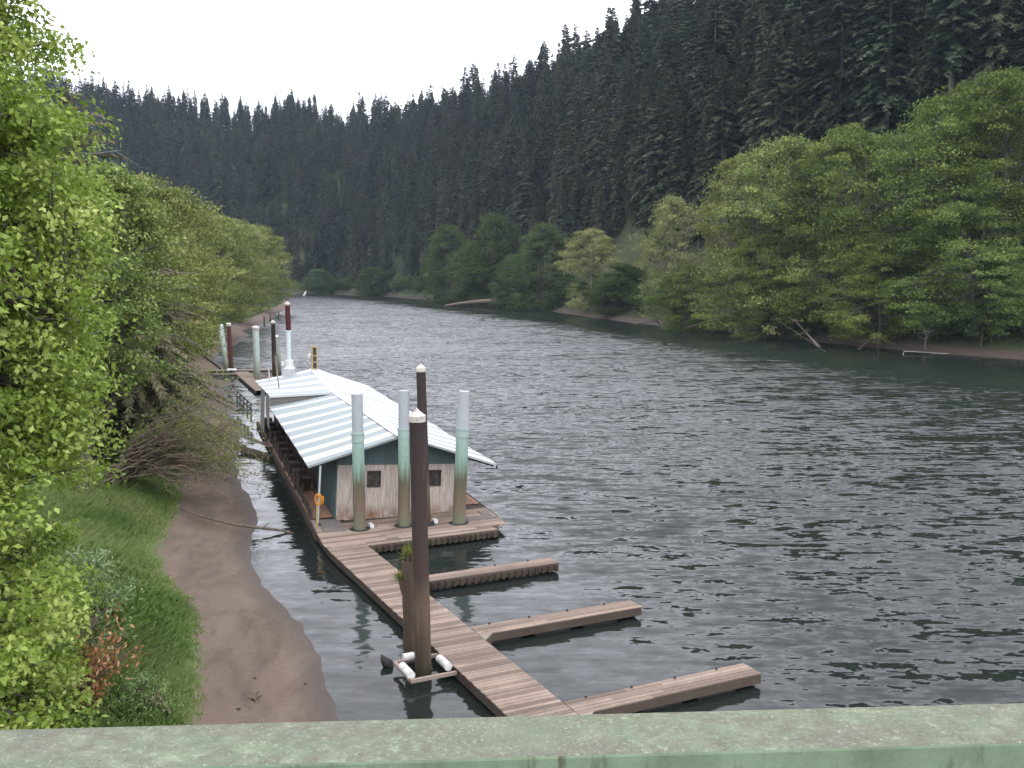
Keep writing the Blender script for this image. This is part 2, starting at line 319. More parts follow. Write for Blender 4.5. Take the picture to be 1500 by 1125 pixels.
def seg_dist(P, L):
    best = np.full(len(P), 1e9)
    for a, b in zip(L[:-1], L[1:]):
        ab = b - a; t_ = np.clip(((P - a) @ ab)/(ab @ ab), 0, 1)
        best = np.minimum(best, np.hypot(*(P - a - t_[:, None]*ab).T))
    return best
LPOLY = np.vstack([LEFT, [(-900, -60)]])
def in_poly(P, L):
    ins = np.zeros(len(P), bool)
    for a, b in zip(L, np.roll(L, -1, 0)):
        c = ((a[1] > P[:, 1]) != (b[1] > P[:, 1]))
        with np.errstate(divide='ignore', invalid='ignore'):
            ins ^= c & (P[:, 0] < (b[0]-a[0])*(P[:, 1]-a[1])/(b[1]-a[1] + 1e-12) + a[0])
    return ins
def vnoise(P, sc, seed=0):
    q = P/sc; i = np.floor(q).astype(int); f = q - i; f = f*f*(3 - 2*f)
    def h(a, b):
        n = (a*374761393 + b*668265263 + seed*144665) & 0x7fffffff
        n = ((n ^ (n >> 13))*1274126177) & 0x7fffffff
        return ((n ^ (n >> 16)) & 0xffff)/65535.0
    x, y = i[:, 0], i[:, 1]
    return (h(x, y)*(1-f[:, 0]) + h(x+1, y)*f[:, 0])*(1-f[:, 1]) + (h(x, y+1)*(1-f[:, 0]) + h(x+1, y+1)*f[:, 0])*f[:, 1]
def ground(P):
    """height, far-bank flag and distance to the nearest shore for points (N,2)"""
    P = np.atleast_2d(np.asarray(P, float))
    az = np.arctan2(P[:, 0], P[:, 1]); r = np.hypot(P[:, 0], P[:, 1])
    rs = np.interp(az, RAZ, RRS); dl, dr = seg_dist(P, LEFT), seg_dist(P, RIGHT)
    left = in_poly(P, LPOLY); right = (~left) & (r > rs) & (P[:, 1] > -50)
    z = -np.minimum(2.5, 0.22*np.minimum(dl, dr))
    w = (vnoise(P, 1.7, 3) - 0.5)*0.10 + (vnoise(P, 0.6, 5) - 0.5)*0.04
    zl = np.interp(dl, [0, 3.2, 5.5, 9, 14, 40, 120, 400], [0, 0.78, 1.5, 2.3, 2.9, 4.0, 7, 12]) + w*np.clip(dl/1.5, 0, 1) + (vnoise(P, 9, 1) - 0.5)*np.clip(dl - 5, 0, 10)*0.08
    rr = np.interp(az, saz, srr); zr = np.interp(az, saz, szr)
    tt = np.clip((r - rs)/(rr - rs), 0, 1)
    hump = tt*(1 + 0.25*np.sin(np.pi*tt))
    zz = np.interp(dr, [0, 3.5, 6, 14], [0, 0.95, 1.8, 3.0]) + np.maximum(0, (zr - 3)*hump*np.clip(dr/25, 0, 1))
    zz += ((vnoise(P, 45, 8) - 0.5)*16 + (vnoise(P, 18, 9) - 0.5)*6)*np.clip(dr/60, 0, 1)*np.clip((1 - tt)*6, 0.15, 1)
    zz += w*np.clip(dr/2, 0, 1)
    zz = np.where(r > rr, zz - (r - rr)*0.35, zz)
    return np.where(left, zl, np.where(right, np.maximum(zz, -8), z)), right.astype(float), np.where(right, dr, dl)
def gz(x, y): return float(ground([(x, y)])[0][0])

# ground sheet, fine towards the camera
na, nr = 520, 620
az = np.concatenate([np.linspace(R(-88), R(-36), 60, endpoint=False), np.linspace(R(-36), R(34), na), np.linspace(R(34.3), R(88), 50)])
rad = np.geomspace(9.0, 1500.0, nr)
A_, R_ = np.meshgrid(az, rad, indexing='ij')
P = np.stack([(np.sin(A_)*R_).ravel(), (np.cos(A_)*R_).ravel()], 1)
z, fs, _ = ground(P)
nA = len(az); idx = np.arange(nA*nr).reshape(nA, nr)
quads = np.stack([idx[:-1, :-1], idx[1:, :-1], idx[1:, 1:], idx[:-1, 1:]], -1).reshape(-1, 4)[:, ::-1]
me = bpy.data.meshes.new('ground'); me.vertices.add(len(P)); me.vertices.foreach_set('co', np.column_stack([P, z]).astype(np.float32).ravel())
me.loops.add(quads.size); me.loops.foreach_set('vertex_index', quads.astype(np.int32).ravel())
me.polygons.add(len(quads)); me.polygons.foreach_set('loop_start', np.arange(0, quads.size, 4, dtype=np.int32))
me.polygons.foreach_set('use_smooth', np.ones(len(quads), bool)); me.update(calc_edges=True)
at = me.attributes.new('far_side', 'FLOAT', 'POINT'); at.data.foreach_set('value', fs.astype(np.float32))
me.materials.append(M['ground'])
tag(link('ground', me), kind='structure')
b = MB(); b.add([(-900, -60, 0), (500, -60, 0), (500, 900, 0), (-900, 900, 0)], [(0, 1, 2, 3)])
tag(b.build('river_water', M['water']), kind='structure')

# ------------------------------------------------------------------ trees
def envelope(u, kind):
    """radius profile of a crown, u = 0 at its bottom, 1 at its top"""
    if kind == 'dome': return np.sqrt(np.clip(1 - (2*np.abs(u - 0.42)/1.16)**2.2, 0, 1))
    if kind == 'full': return np.where(u < 0.42, 1 - (0.42 - u)*0.35, np.sqrt(np.clip(1 - (np.maximum(u - 0.42, 0)/0.585)**2.1, 0, 1)))
    return np.sqrt(np.clip(1 - ((u - 0.36)/0.64)**2, 0, 1))
def broadleaf(seed, H, Rd, base, nclump, nleaf, leaf, clump, limbs=9, kind='round', mat='leaf_alder', bark='bark', shell=0.45, flat=0.45, aspect=0.55, lean=0.0, trunks=1, droop=0.0, lobes=1.0, gaps=0.27):
    g = np.random.default_rng(seed)
    # clump centres in a lobed crown
    n = nclump*3
    u = g.random(n)**0.85; th = g.random(n)*2*np.pi
    lob = 1 + lobes*0.22*np.sin(3*th + g.random()*6 + 5*u) + lobes*0.14*np.sin(5*th + 9*u + g.random()*6)
    rr = (shell + (1 - shell)*g.random(n)**0.6)*envelope(u, kind)*Rd*lob
    c = np.stack([np.cos(th)*rr, np.sin(th)*rr, (base + (1 - base)*u)*H + (g.random(n) - .5)*H*0.04], 1)
    hole = vnoise(np.stack([th*Rd*0.6 + seed*17, c[:, 2]], 1), H*0.13, seed)
    c = c[hole > gaps][:nclump]; n = len(c)
    c[:, 0] += lean*c[:, 2]
    # trunks and limbs
    tb = MB(); tr = 0.016*H + 0.05; nodes = []
    for k in range(trunks):
        off = np.array([g.normal()*0.5, g.normal()*0.5, 0])*(trunks > 1); spread = g.normal(size=2)*Rd*0.28*(trunks > 1)
        tp = [np.array([off[0] + spread[0]*q*q + lean*q*H + 0.012*H*math.sin(q*5 + seed + k), off[1] + spread[1]*q*q + 0.012*H*math.cos(q*4 + k), q*H*0.9]) for q in np.linspace(0, 1, 9)]
        tp[0][2] = -0.7
        t0 = len(tb.v); tb.tube(tp, [tr*(1 - 0.9*q)**0.8*(1.25 if q == 0 else 1)/trunks**0.4 for q in np.linspace(0, 1, 9)], 7, cap=False); nodes += [(p_, t0 + 7*(i_ + 2)) for i_, p_ in enumerate(tp[2:])]
        if k: tb.f.append([t0, t0 + 1, 0]); tb.tone.append(.5); tb.sm.append(True)              # the stems share one root
        for i in range(limbs):
            q = 0.16 + 0.6*(i + g.random())/limbs; s0 = tp[0]*(1 - q) + tp[-1]*q
            j = min(int(q*8), 7); s0 = tp[j] + (tp[j+1] - tp[j])*(q*8 - j)
            e = c[g.integers(n)]; 
            for _ in range(30):
                e = c[g.integers(n)]
                if e[2] > s0[2] + 0.06*H and np.hypot(*(e - s0)[:2]) > Rd*0.3: break
            mid = (s0 + e)/2 + np.array([0, 0, -0.05*H]) + g.normal(size=3)*0.02*H
            lp = [s0*(1-q2)**2 + 2*mid*q2*(1-q2) + e*q2*q2 + g.normal(size=3)*0.006*H*(0 < q2 < 1) for q2 in np.linspace(0, 1, 7)]
            l0 = len(tb.v); tb.tube(lp, [tr*0.42*(1 - 0.85*q2)/trunks**0.3 for q2 in np.linspace(0, 1, 7)], 5, cap=False); nodes += [(p_, l0 + 5*(i_ + 1)) for i_, p_ in enumerate(lp[1:])]
            tb.f.append([l0, l0 + 1, t0 + 7*j]); tb.tone.append(.5); tb.sm.append(True)
    nodeP = np.array([p_ for p_, _ in nodes])
    for ci in c:
        dz = ci[2] - nodeP[:, 2]; dd = np.linalg.norm(nodeP - ci, axis=1) + np.where(dz < 0, 1.5*np.abs(dz), 0)
        jn_ = int(np.argmin(dd)); s0 = nodeP[jn_]; tb.f.append([len(tb.v), len(tb.v) + 1, nodes[jn_][1]]); tb.tone.append(.5); tb.sm.append(True); m_ = (s0 + ci)/2 + np.array([0, 0, -0.08*np.linalg.norm(ci - s0)]) + g.normal(size=3)*0.03*np.linalg.norm(ci - s0)
        tb.tube([s0, m_, ci], [0.0022*H + 0.006, 0.0016*H + 0.004, 0.0007*H + 0.002], 3, cap=False)
    # leaves: every clump is a flattened spray reaching outward
    N = n*nleaf; ci = np.repeat(np.arange(n), nleaf)
    out = unit(np.stack([c[:, 0] - lean*c[:, 2], c[:, 1], np.zeros(n)], 1)); cs = clump*(0.6 + 0.8*g.random(n))
    d = unit(g.normal(size=(N, 3)))*(g.random(N)**0.45)[:, None]
    d[:, 2] *= flat
    stretch = d + out[ci]*((d*out[ci]).sum(1)*0.5)[:, None]
    pos = c[ci] + stretch*cs[ci][:, None]
    pos[:, 2] -= droop*(np.hypot(d[:, 0], d[:, 1])**2)*cs[ci]
    nrm = unit(g.normal(size=(N, 3))*0.75 + np.array([0, 0, 0.9]) + out[ci]*0.35)
    ax = unit(g.normal(size=(N, 3)) + out[ci]*0.6 - np.array([0, 0, 0.3]))
    L = leaf*(0.6 + 0.8*g.random(N))
    tone = np.clip(0.5 + g.normal(size=n)[ci]*0.21 + g.normal(size=N)*0.18, 0, 1)
    me = np_mesh('crown', leaf_quads(pos, ax, nrm, L, L*aspect), 4, tone, M[mat])
    return tb, me
def tree_object(name, tb, me, bark, loc, rz, sc):
    root = empty(name, loc, rz, sc); tb.build('trunk', M[bark], root); link('crown', me, root); return root

def conifer(seed, H, Rd, nb, ns, sl, sw, mat='needle', bare=0.06, droop=0.35, power=0.75, dead=0):
    g = np.random.default_rng(seed)
    t_ = bare + (1 - bare)*np.sort(g.random(nb)**0.9); t_[-6:] = np.linspace(0.965, 0.995, 6)
    th = np.arange(nb)*2.39996 + g.normal(size=nb)*0.5
    sector = 1 + 0.28*np.sin(th*2 + 11*t_ + seed) + 0.22*np.sin(th*3 - 23*t_)
    L = Rd*np.clip(1 - t_, 0.01, 1)**power*(0.62 + 0.6*g.random(nb))*np.clip(sector, 0.35, 1.5) + 0.15
    L *= np.clip(0.75 + (t_ - bare)*3, 0.6, 1)
    lv = 0.10 + 0.45*t_ + g.normal(size=nb)*0.08                         # rise of the branch at its root
    s_ = (np.arange(ns) + 0.5)/ns; s_ = 0.10 + 0.90*s_
    bi = np.repeat(np.arange(nb), ns); ss = np.tile(s_, nb) + g.normal(size=nb*ns)*0.03
    N = nb*ns; out = np.stack([np.cos(th), np.sin(th), np.zeros(nb)], 1); sd = np.stack([-np.sin(th), np.cos(th), np.zeros(nb)], 1)
    base = np.zeros((nb, 3)); base[:, 2] = t_*H
    def along(b_, q): return base[b_] + out[b_]*(q*L[b_])[:, None] + np.stack([0*q, 0*q, (lv[b_]*q - droop*(1 - 0.5*t_[b_])*2*q*q)*L[b_]], 1)
    pos = along(bi, ss)
    side = np.where(np.arange(N) % 2, 1.0, -1.0)*(0.4 + 0.6*g.random(N))
    size = (0.45 + 0.75*(1 - np.abs(ss - 0.45)))*(0.7 + 0.6*g.random(N))*np.clip(L[bi]/(Rd*0.55), 0.35, 1.25)
    ax = unit(out[bi]*0.75 + sd[bi]*side[:, None] + np.stack([0*side, 0*side, -0.15 - droop*0.9*ss - 0.35*g.random(N)], 1))
    nrm = unit(np.array([0, 0, 1.0]) + g.normal(size=(N, 3))*0.45)
    pos = pos + ax*(size*sl*0.38)[:, None] + g.normal(size=(N, 3))*sl*0.06
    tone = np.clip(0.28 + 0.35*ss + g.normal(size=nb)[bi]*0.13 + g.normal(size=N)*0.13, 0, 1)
    me = np_mesh('crown', leaf_quads(pos, ax, nrm, size*sl, size*sw, -0.2), 4, tone, M[mat])
    tb = MB(); zs = np.linspace(-1.5/H, 0.97, 7)
    tb.tube([(0.1*math.sin(3*q + seed), 0.1*math.cos(2*q + seed), q*H) for q in zs], [0.014*H*(1 - q) + 0.02 for q in zs], 7, cap=False)
    return tb, me, (t_, th, L, lv, along)

CON = []
for k, (Rd, nb, ns, pw) in enumerate([(4.6, 250, 13, 0.72), (5.4, 280, 14, 0.8), (3.9, 230, 12, 0.66), (5.0, 240, 13, 0.9), (4.3, 200, 12, 0.6), (6.0, 260, 14, 0.75)]):
    tb, me, _ = conifer(40 + k, 30.0, Rd*.92, int(nb*1.2), ns*3 + 4, 0.80, 0.30, bare=[0.05, 0.08, 0.12, 0.06, 0.3, 0.15][k], power=pw - 0.1)
    CON.append((tb, me))

# --- where the hillside conifers stand
cam_inside = lambda P, m=0.0: np.abs(P[:, 0]/np.maximum(P[:, 1], 1)) < (0.52 + m)
spots = []
gen = np.random.default_rng(11)
cell = 6.2
gx, gy = np.meshgrid(np.arange(-480, 330, cell), np.arange(60, 880, cell))
Q = np.stack([gx.ravel(), gy.ravel()], 1) + gen.uniform(-0.46, 0.46, (gx.size, 2))*cell
zq, fq, dq = ground(Q)
azq = np.arctan2(Q[:, 0], Q[:, 1]); rq = np.hypot(Q[:, 0], Q[:, 1]); rrq = np.interp(azq, saz, srr)
keep = (fq > 0.5) & (rq < rrq + 14) & cam_inside(Q, 0.10)
alder_belt = np.interp(azq, [R(-20), R(-8), R(0), R(8), R(12), R(20), R(28)], [5, 8, 12, 15, 17, 30, 34])
keep &= dq > alder_belt
keep &= (rq < 480) | (gen.random(len(Q)) < 0.8)
Q, zq, dq, rq, azq, rrq = Q[keep], zq[keep], dq[keep], rq[keep], azq[keep], rrq[keep]
sc = np.clip(0.74 + 0.42*vnoise(Q, 60, 2) + gen.normal(size=len(Q))*0.21, 0.40, 1.5)
sc *= np.interp(rq, [0, 250, 400, 700], [1.05, 1.12, 0.95, 0.72])
sc = np.where(rq > rrq - 8, np.clip(sc, 0.55, 1.0), sc)
order = np.argsort(rq/sc)
inframe = np.abs(Q[:, 0]/Q[:, 1]) < 0.53
# those whose top clears the bank trees in front of them are seen
topslope = (zq + 30*sc - CZ)/rq
order = [i for i in order if inframe[i] and topslope[i] > np.interp(azq[i], [R(-20), R(0), R(9), R(14), R(28)], [0.0, 0.04, 0.07, 0.10, 0.14])]
near = order[:290]; nearset = set(near)
protos = []
LABC = 'dark green conifer in the dense forest covering the steep hillside beyond the river'
for j, i in enumerate(near):
    k = j % len(CON); loc = (Q[i, 0], Q[i, 1], zq[i] - 0.3); rz = gen.random()*6.28; w = gen.uniform(0.85, 1.2)
    if j < len(CON):
        root = tree_object('conifer_tree', CON[k][0], CON[k][1], 'bark', loc, rz, (sc[i]*w, sc[i]*w, sc[i])); protos.append(root)
    else:
        root = copy_tree(protos[k]); root.location = loc; root.rotation_euler = (gen.normal()*0.02, gen.normal()*0.02, rz); root.scale = (sc[i]*w, sc[i]*w, sc[i])
    tag(root, LABC, 'conifer', 'conifers on the far hillside')
rest = [i for i in range(len(Q)) if i not in nearset]
me = bpy.data.meshes.new('conifer_forest'); me.vertices.add(len(rest))
me.vertices.foreach_set('co', np.column_stack([Q[rest], zq[rest] - 0.3]).astype(np.float32).ravel())
w = gen.uniform(0.85, 1.2, len(rest)); S = np.column_stack([sc[rest]*w, sc[rest]*w, sc[rest]])
a = me.attributes.new('size', 'FLOAT_VECTOR', 'POINT'); a.data.foreach_set('vector', S.astype(np.float32).ravel())
a = me.attributes.new('turn', 'FLOAT_VECTOR', 'POINT'); a.data.foreach_set('vector', np.column_stack([gen.normal(size=len(rest))*.02, gen.normal(size=len(rest))*.02, gen.random(len(rest))*6.28]).astype(np.float32).ravel())
forest = tag(link('conifer_forest', me), 'mass of dark conifers filling the slopes behind the nearest rows', 'forest', kind='stuff')
ng = bpy.data.node_groups.new('forest', 'GeometryNodeTree')
ng.interface.new_socket('Geometry', in_out='INPUT', socket_type='NodeSocketGeometry'); ng.interface.new_socket('Geometry', in_out='OUTPUT', socket_type='NodeSocketGeometry')
gi, go = ng.nodes.new('NodeGroupInput'), ng.nodes.new('NodeGroupOutput'); iop = ng.nodes.new('GeometryNodeInstanceOnPoints'); jn = ng.nodes.new('GeometryNodeJoinGeometry')
for pr in protos:
    oi = ng.nodes.new('GeometryNodeObjectInfo'); oi.transform_space = 'ORIGINAL'; oi.inputs['Object'].default_value = [c_ for c_ in pr.children if c_.name.startswith('crown')][0]
    oi.inputs['As Instance'].default_value = True; ng.links.new(oi.outputs['Geometry'], jn.inputs[0])
for nm, sk in (('size', 'Scale'), ('turn', 'Rotation')):
    na_ = ng.nodes.new('GeometryNodeInputNamedAttribute'); na_.data_type = 'FLOAT_VECTOR'; na_.inputs['Name'].default_value = nm; ng.links.new(na_.outputs['Attribute'], iop.inputs[sk])
iop.inputs['Pick Instance'].default_value = True
ng.links.new(gi.outputs[0], iop.inputs['Points']); ng.links.new(jn.outputs[0], iop.inputs['Instance']); ng.links.new(iop.outputs[0], go.inputs[0])
forest.modifiers.new('trees', 'NODES').node_group = ng

# --- broadleaf trees on the far bank: centre x and top y in the photograph, distance, crown radius, kind, label
ALD = {}
for k in range(3): ALD['alder', k] = broadleaf(60 + k, 24, 9.0, 0.08, 560, 110, 0.30, 1.6, 12, 'round', 'leaf_alder', flat=0.42, lobes=1.6, gaps=0.40, trunks=2, droop=0.25)
for k in range(2): ALD['pale', k] = broadleaf(70 + k, 18, 6.5, 0.05, 280, 110, 0.28, 1.3, 10, 'round', 'leaf_yellow', 'bark_pale', flat=0.45, lobes=1.6, gaps=0.33, lean=-0.12*(k == 0))
for k in range(2): ALD['deep', k] = broadleaf(80 + k, 20, 7.0, 0.0, 360, 90, 0.42, 1.5, 9, 'dome', 'leaf_deep', flat=0.6, lobes=1.5, gaps=0.30)
for k in range(2): ALD['olive', k] = broadleaf(90 + k, 20, 7.0, 0.13, 340, 130, 0.28, 1.45, 10, 'dome', 'leaf_olive', flat=0.45, trunks=2)
HGT = {'alder': 24.0, 'pale': 18.0, 'deep': 20.0, 'olive': 20.0}
RDS = {'alder': 9.0, 'pale': 6.5, 'deep': 7.0, 'olive': 7.0}
first = {}
def bank_tree(kind, k, px, top, Y, width, label, group, name='broadleaf_tree', rz=None):
    Y = Y + (10 if px > 600 else 0); top = top + (10 if kind == 'deep' else 0); width = width*(0.85 if kind == 'deep' else 1); p = GY(px, top, Y); z0 = gz(p[0], p[1]) - 0.4; h = p[2] - z0
    sv = h/HGT[kind]; sh = width/RDS[kind]
    rz = gen.random()*6.28 if rz is None else rz
    if (kind, k) not in first:
        tb, me = ALD[kind, k]; rz = 0.0 if kind == 'pale' else rz; o = tree_object(name, tb, me, 'bark_pale' if kind == 'pale' else 'bark', (p[0], p[1], z0), rz, (sh, sh, sv)); first[kind, k] = o
    else:
        o = copy_tree(first[kind, k]); o.name = name; o.location = (p[0], p[1], z0); o.rotation_euler = (0, 0, rz); o.scale = (sh, sh, sv)
    return tag(o, label, 'tree', group)
GR = 'broadleaf trees along the far bank'
for a_ in [
    ('alder', 0, 1475, 112, 138, 13.5, 'tallest bright green alder at the right edge of the far bank'),
    ('alder', 1, 1375, 150, 140, 11.0, 'broad green alder just left of the tallest one on the far bank'),
    ('alder', 2, 1420, 300, 128, 9.0, 'lower rounded alder leaning over the water below the tallest alder'),
    ('alder', 1, 1245, 190, 150, 10.5, 'large green alder in the middle of the right bank row, beside the dead branches'),
    ('alder', 0, 1150, 208, 160, 11.0, 'wide olive crowned alder with dark stems showing on the right bank'),
    ('pale', 1, 1085, 235, 172, 8.0, 'pale yellowish alder with a ragged top on the right bank'),
    ('pale', 0, 1000, 292, 192, 7.0, 'pale yellow green tree leaning out at the left end of the right bank alders'),
    ('alder', 2, 1120, 345, 158, 7.5, 'low dark green alder overhanging the mud under the wide olive crowned one'),
    ('alder', 0, 1290, 345, 138, 8.0, 'low alder with drooping sprays over the mud bank below the dead branches'),
    ('alder', 1, 1010, 390, 182, 6.5, 'short green alder at the water edge below the leaning pale tree'),
    ('pale', 1, 868, 338, 245, 7.5, 'thin pale green tree in front of the dark spruces, mid right bank'),
    ('deep', 0, 905, 378, 228, 7.0, 'low dark green tree at the water between the thin pale tree and the alders'),
    ('deep', 1, 795, 322, 280, 8.5, 'dark rounded tree left of the thin pale one, beneath tall conifers'),
    ('deep', 0, 725, 308, 320, 10.5, 'bright rounded broadleaf tree above the drift log on the far bank'),
    ('deep', 1, 655, 325, 355, 9.5, 'dark green rounded tree at the left end of the far bank broadleaf trees'),
    ('deep', 0, 690, 350, 335, 8.0, 'medium green tree wedged between the two rounded trees behind the drift log'),
    ('deep', 1, 760, 365, 300, 7.5, 'small green tree at the water edge just right of the drift log'),
    ('deep', 1, 545, 383, 478, 9.0, 'small pale green tree at the far river bend'),
    ('deep', 0, 465, 385, 505, 8.0, 'small green tree at the far left of the river bend'),
]: bank_tree(*a_, GR)
GL = 'olive green trees along the left bank'
for a_ in [
    ('olive', 0, 205, 268, 70, 5.2, 'nearest olive green tree of the left bank row, just behind the spruces'),
    ('olive', 1, 225, 312, 92, 5.6, 'second olive tree of the left bank row, lower than the nearest'),
    ('olive', 0, 255, 320, 122, 6.4, 'middle olive tree of the left bank row, above the leaning pale pile'),
    ('olive', 1, 302, 318, 160, 7.8, 'tall olive tree of the left bank row with a rounded light top'),
    ('olive', 0, 343, 326, 205, 8.0, 'rounded green tree at the river end of the left bank row'),
    ('olive', 1, 378, 334, 265, 8.0, 'last green tree of the left bank, at the point where the river bends'),
    ('olive', 1, 212, 390, 104, 3.8, 'low bushy olive tree overhanging the left beach beside the far piles'),
    ('olive', 0, 272, 395, 150, 4.4, 'low bushy tree overhanging the left shore behind the red piles'),
    ('olive', 0, 190, 400, 78, 3.6, 'short olive tree in front of the second one of the left bank row'),
]: bank_tree(*a_, GL)
ALDM = broadleaf(101, 14, 3.0, 0.34, 420, 90, 0.17, 0.62, 9, 'round', 'leaf_alder', flat=0.5, lean=0.15)
p = GY(185, 232, 38); z0 = gz(-17.0, 39.0)
tag(tree_object('broadleaf_tree', ALDM[0], ALDM[1], 'bark', (-17.9, 39.5, z0 - .3), 0.0, (0.95, 0.95, (p[2] - z0)/14)), 'medium green leafy tree rising between the big foreground tree and the spruces', 'tree')

# --- low bushes and ground plants at the foot of the banks
BU = broadleaf(120, 4.0, 2.6, 0.0, 110, 60, 0.30, 0.75, 5, 'dome', 'leaf_deep', flat=0.6, trunks=3)
bush0 = None; gb = np.random.default_rng(5)
def place_bush(x, y, s_, label, group):
    global bush0
    loc = (x, y, gz(x, y) - 0.25); rz = gb.random()*6.28
    if bush0 is None:
        bush0 = empty('bush', loc, rz, s_); BU[0].build('stems', M['twig'], bush0); link('foliage', BU[1], bush0); o = bush0
    else: o = copy_tree(bush0); o.location = loc; o.rotation_euler = (0, 0, rz); o.scale = (s_, s_, s_*gb.uniform(0.8, 1.15))
    tag(o, label, 'bush', group)
i = 0
cum = RIGHT[3:18]; 
for a_, b_ in zip(cum[:-1], cum[1:]):
    L_ = np.linalg.norm(b_ - a_); nrm_ = np.array([-(b_ - a_)[1], (b_ - a_)[0]])/L_; nrm_ *= -1 if nrm_ @ (a_ + nrm_*5) < nrm_ @ a_ else 1
    if np.hypot(*(a_ + nrm_)) < np.hypot(*a_): nrm_ = -nrm_
    for q in np.arange(0.5, L_, 7.5):
        x, y = a_ + (b_ - a_)*q/L_ + nrm_*gb.uniform(5.0, 8.5); place_bush(x, y, gb.uniform(0.75, 1.7), 'low dark bush at the foot of the trees on the far muddy bank', 'low bushes along the far bank')
for x, y, s_ in [(-34, 86, 1.0), (-38, 97, 1.0), (-44, 110, 1.1), (-50, 124, 1.2), (-53, 140, 1.3), (-61, 160, 1.4), (-68, 185, 1.5), (-72, 215, 1.6), (-78, 250, 1.7), (-86, 290, 1.8), (-94, 330, 1.8)]:
    place_bush(x, y, s_, 'low dark bush under the olive trees at the edge of the left shore', 'low bushes along the left shore')

# ------------------------------------------------------------------ nearest left bank vegetation
tb, me = broadleaf(201, 17.4, 4.8, 0.0, 1750, 180, 0.12, 0.56, 16, 'full', 'leaf_fresh', shell=0.5, flat=0.75, aspect=0.6, lobes=0.5, gaps=0.15)
tag(tree_object('broadleaf_tree', tb, me, 'bark', (-12.4, 17.5, gz(-12.4, 17.5) - 0.6), 2.2, 1.0), 'big bright green leafy tree filling the left edge beside the grass slope', 'tree')
def spruce(loc, H, Rd, seed, label, nb, ns, rz=0.0, dead=10, sl=0.5, bare=0.03):
    tb, me, (t_, th, L, lv, along) = conifer(seed, H, Rd, nb, ns, sl, sl*0.22, 'needle_spruce', bare, 0.32, 0.65)
    for b_ in range(0, nb, 1):
        q = np.linspace(0, 1.0, 5); pts = along(np.full(5, b_), q)
        tb.tube(pts, [0.012*L[b_]*(1 - 0.8*x) + 0.006 for x in q], 3, cap=False)
    root = tree_object('spruce_tree', tb, me, 'bark', loc, rz, 1.0)
    g = np.random.default_rng(seed); tw = MB()                            # bare lichen-grey branch ends
    for b_ in np.linspace(nb*0.12, nb*0.93, dead).astype(int):
        if math.cos(th[b_] + rz) < 0.0: b_ = int(np.argmin(np.abs(((th + rz + np.pi) % (2*np.pi)) - np.pi) + np.abs(t_ - t_[b_])*9))
        q = np.linspace(0.3, 1.22, 7); pts = along(np.full(7, b_), q) + g.normal(size=(7, 3))*0.08
        tw.tube(pts, [0.03*(1 - 0.75*x/1.3) for x in q], 4, cap=False)
        for m_ in range(5):
            s0 = pts[3 + m_ % 4]; tw.tube([s0, s0 + g.normal(size=3)*[.35, .35, .12] + [0.25, 0, -0.05]], [0.012, 0.004], 3, cap=False)
    tw.build('bare_branch', M['bark_pale'], root)
    return tag(root, label, 'tree')
x, y = -22.4, 51; spruce((x, y, gz(x, y) - .3), 18.6, 6.0, 301, 'tall thin spruce with bare grey branches behind the big leafy tree', 300, 44, 0.4, 14, 0.5)
x, y = -19.0, 49.5; spruce((x, y, gz(x, y) - .3), 11.2, 5.2, 302, 'wide drooping mossy spruce hanging over the left beach', 430, 95, 1.1, 16, 0.34, 0.13)
# fallen brushy tree fanning over the beach
root = empty('fallen_tree', (-17.2, 42.6, gz(-17.2, 42.6) + 0.7)); g = np.random.default_rng(33); tw = MB(); ends = []
for k in range(84):
    a = g.uniform(-0.3, 0.9); el = g.uniform(-0.06, 0.85); L_ = g.uniform(2.4, 5.8)
    dirv = np.array([math.cos(a)*math.cos(el), math.sin(a)*math.cos(el), math.sin(el)])
    pts = [np.array([g.normal()*0.3, g.normal()*0.5, g.normal()*0.15]) + dirv*q*L_ + np.array([0, 0, 0.3*math.sin(q*3) - 0.55*q*q]) + g.normal(size=3)*0.07*q for q in np.linspace(0, 1, 7)]
    tw.tube(pts, [0.06*(1 - 0.85*q)*(0.5 + 0.6*g.random()) + 0.006 for q in np.linspace(0, 1, 7)], 4, cap=False)
    for m_ in range(12):
        i_ = g.integers(2, 7); s0 = pts[i_]; e = s0 + dirv*g.uniform(.2, .8) + g.normal(size=3)*[.35, .35, .3]
        tw.tube([s0, (s0 + e)/2 + g.normal(size=3)*.05, e], [0.014, 0.009, 0.004], 3, cap=False); ends.append(e)
tw.build('branches', M['twig'], root)
ends = np.array(ends); ends = ends[ends[:, 1] > 0.3]; N = len(ends)*11; e = np.repeat(ends, 11, 0) + g.normal(size=(N, 3))*[.28, .28, .16]
link('foliage', np_mesh('foliage', leaf_quads(e, g.normal(size=(N, 3)), g.normal(size=(N, 3)) + [0, 0, .8], g.uniform(.08, .2, N), g.uniform(.04, .08, N)), 4, np.clip(g.normal(size=N)*.2 + .55, 0, 1), M['leaf_olive']), root)
tag(root, 'fallen brushy tree fanning bare brown branches over the sand', 'fallen tree')
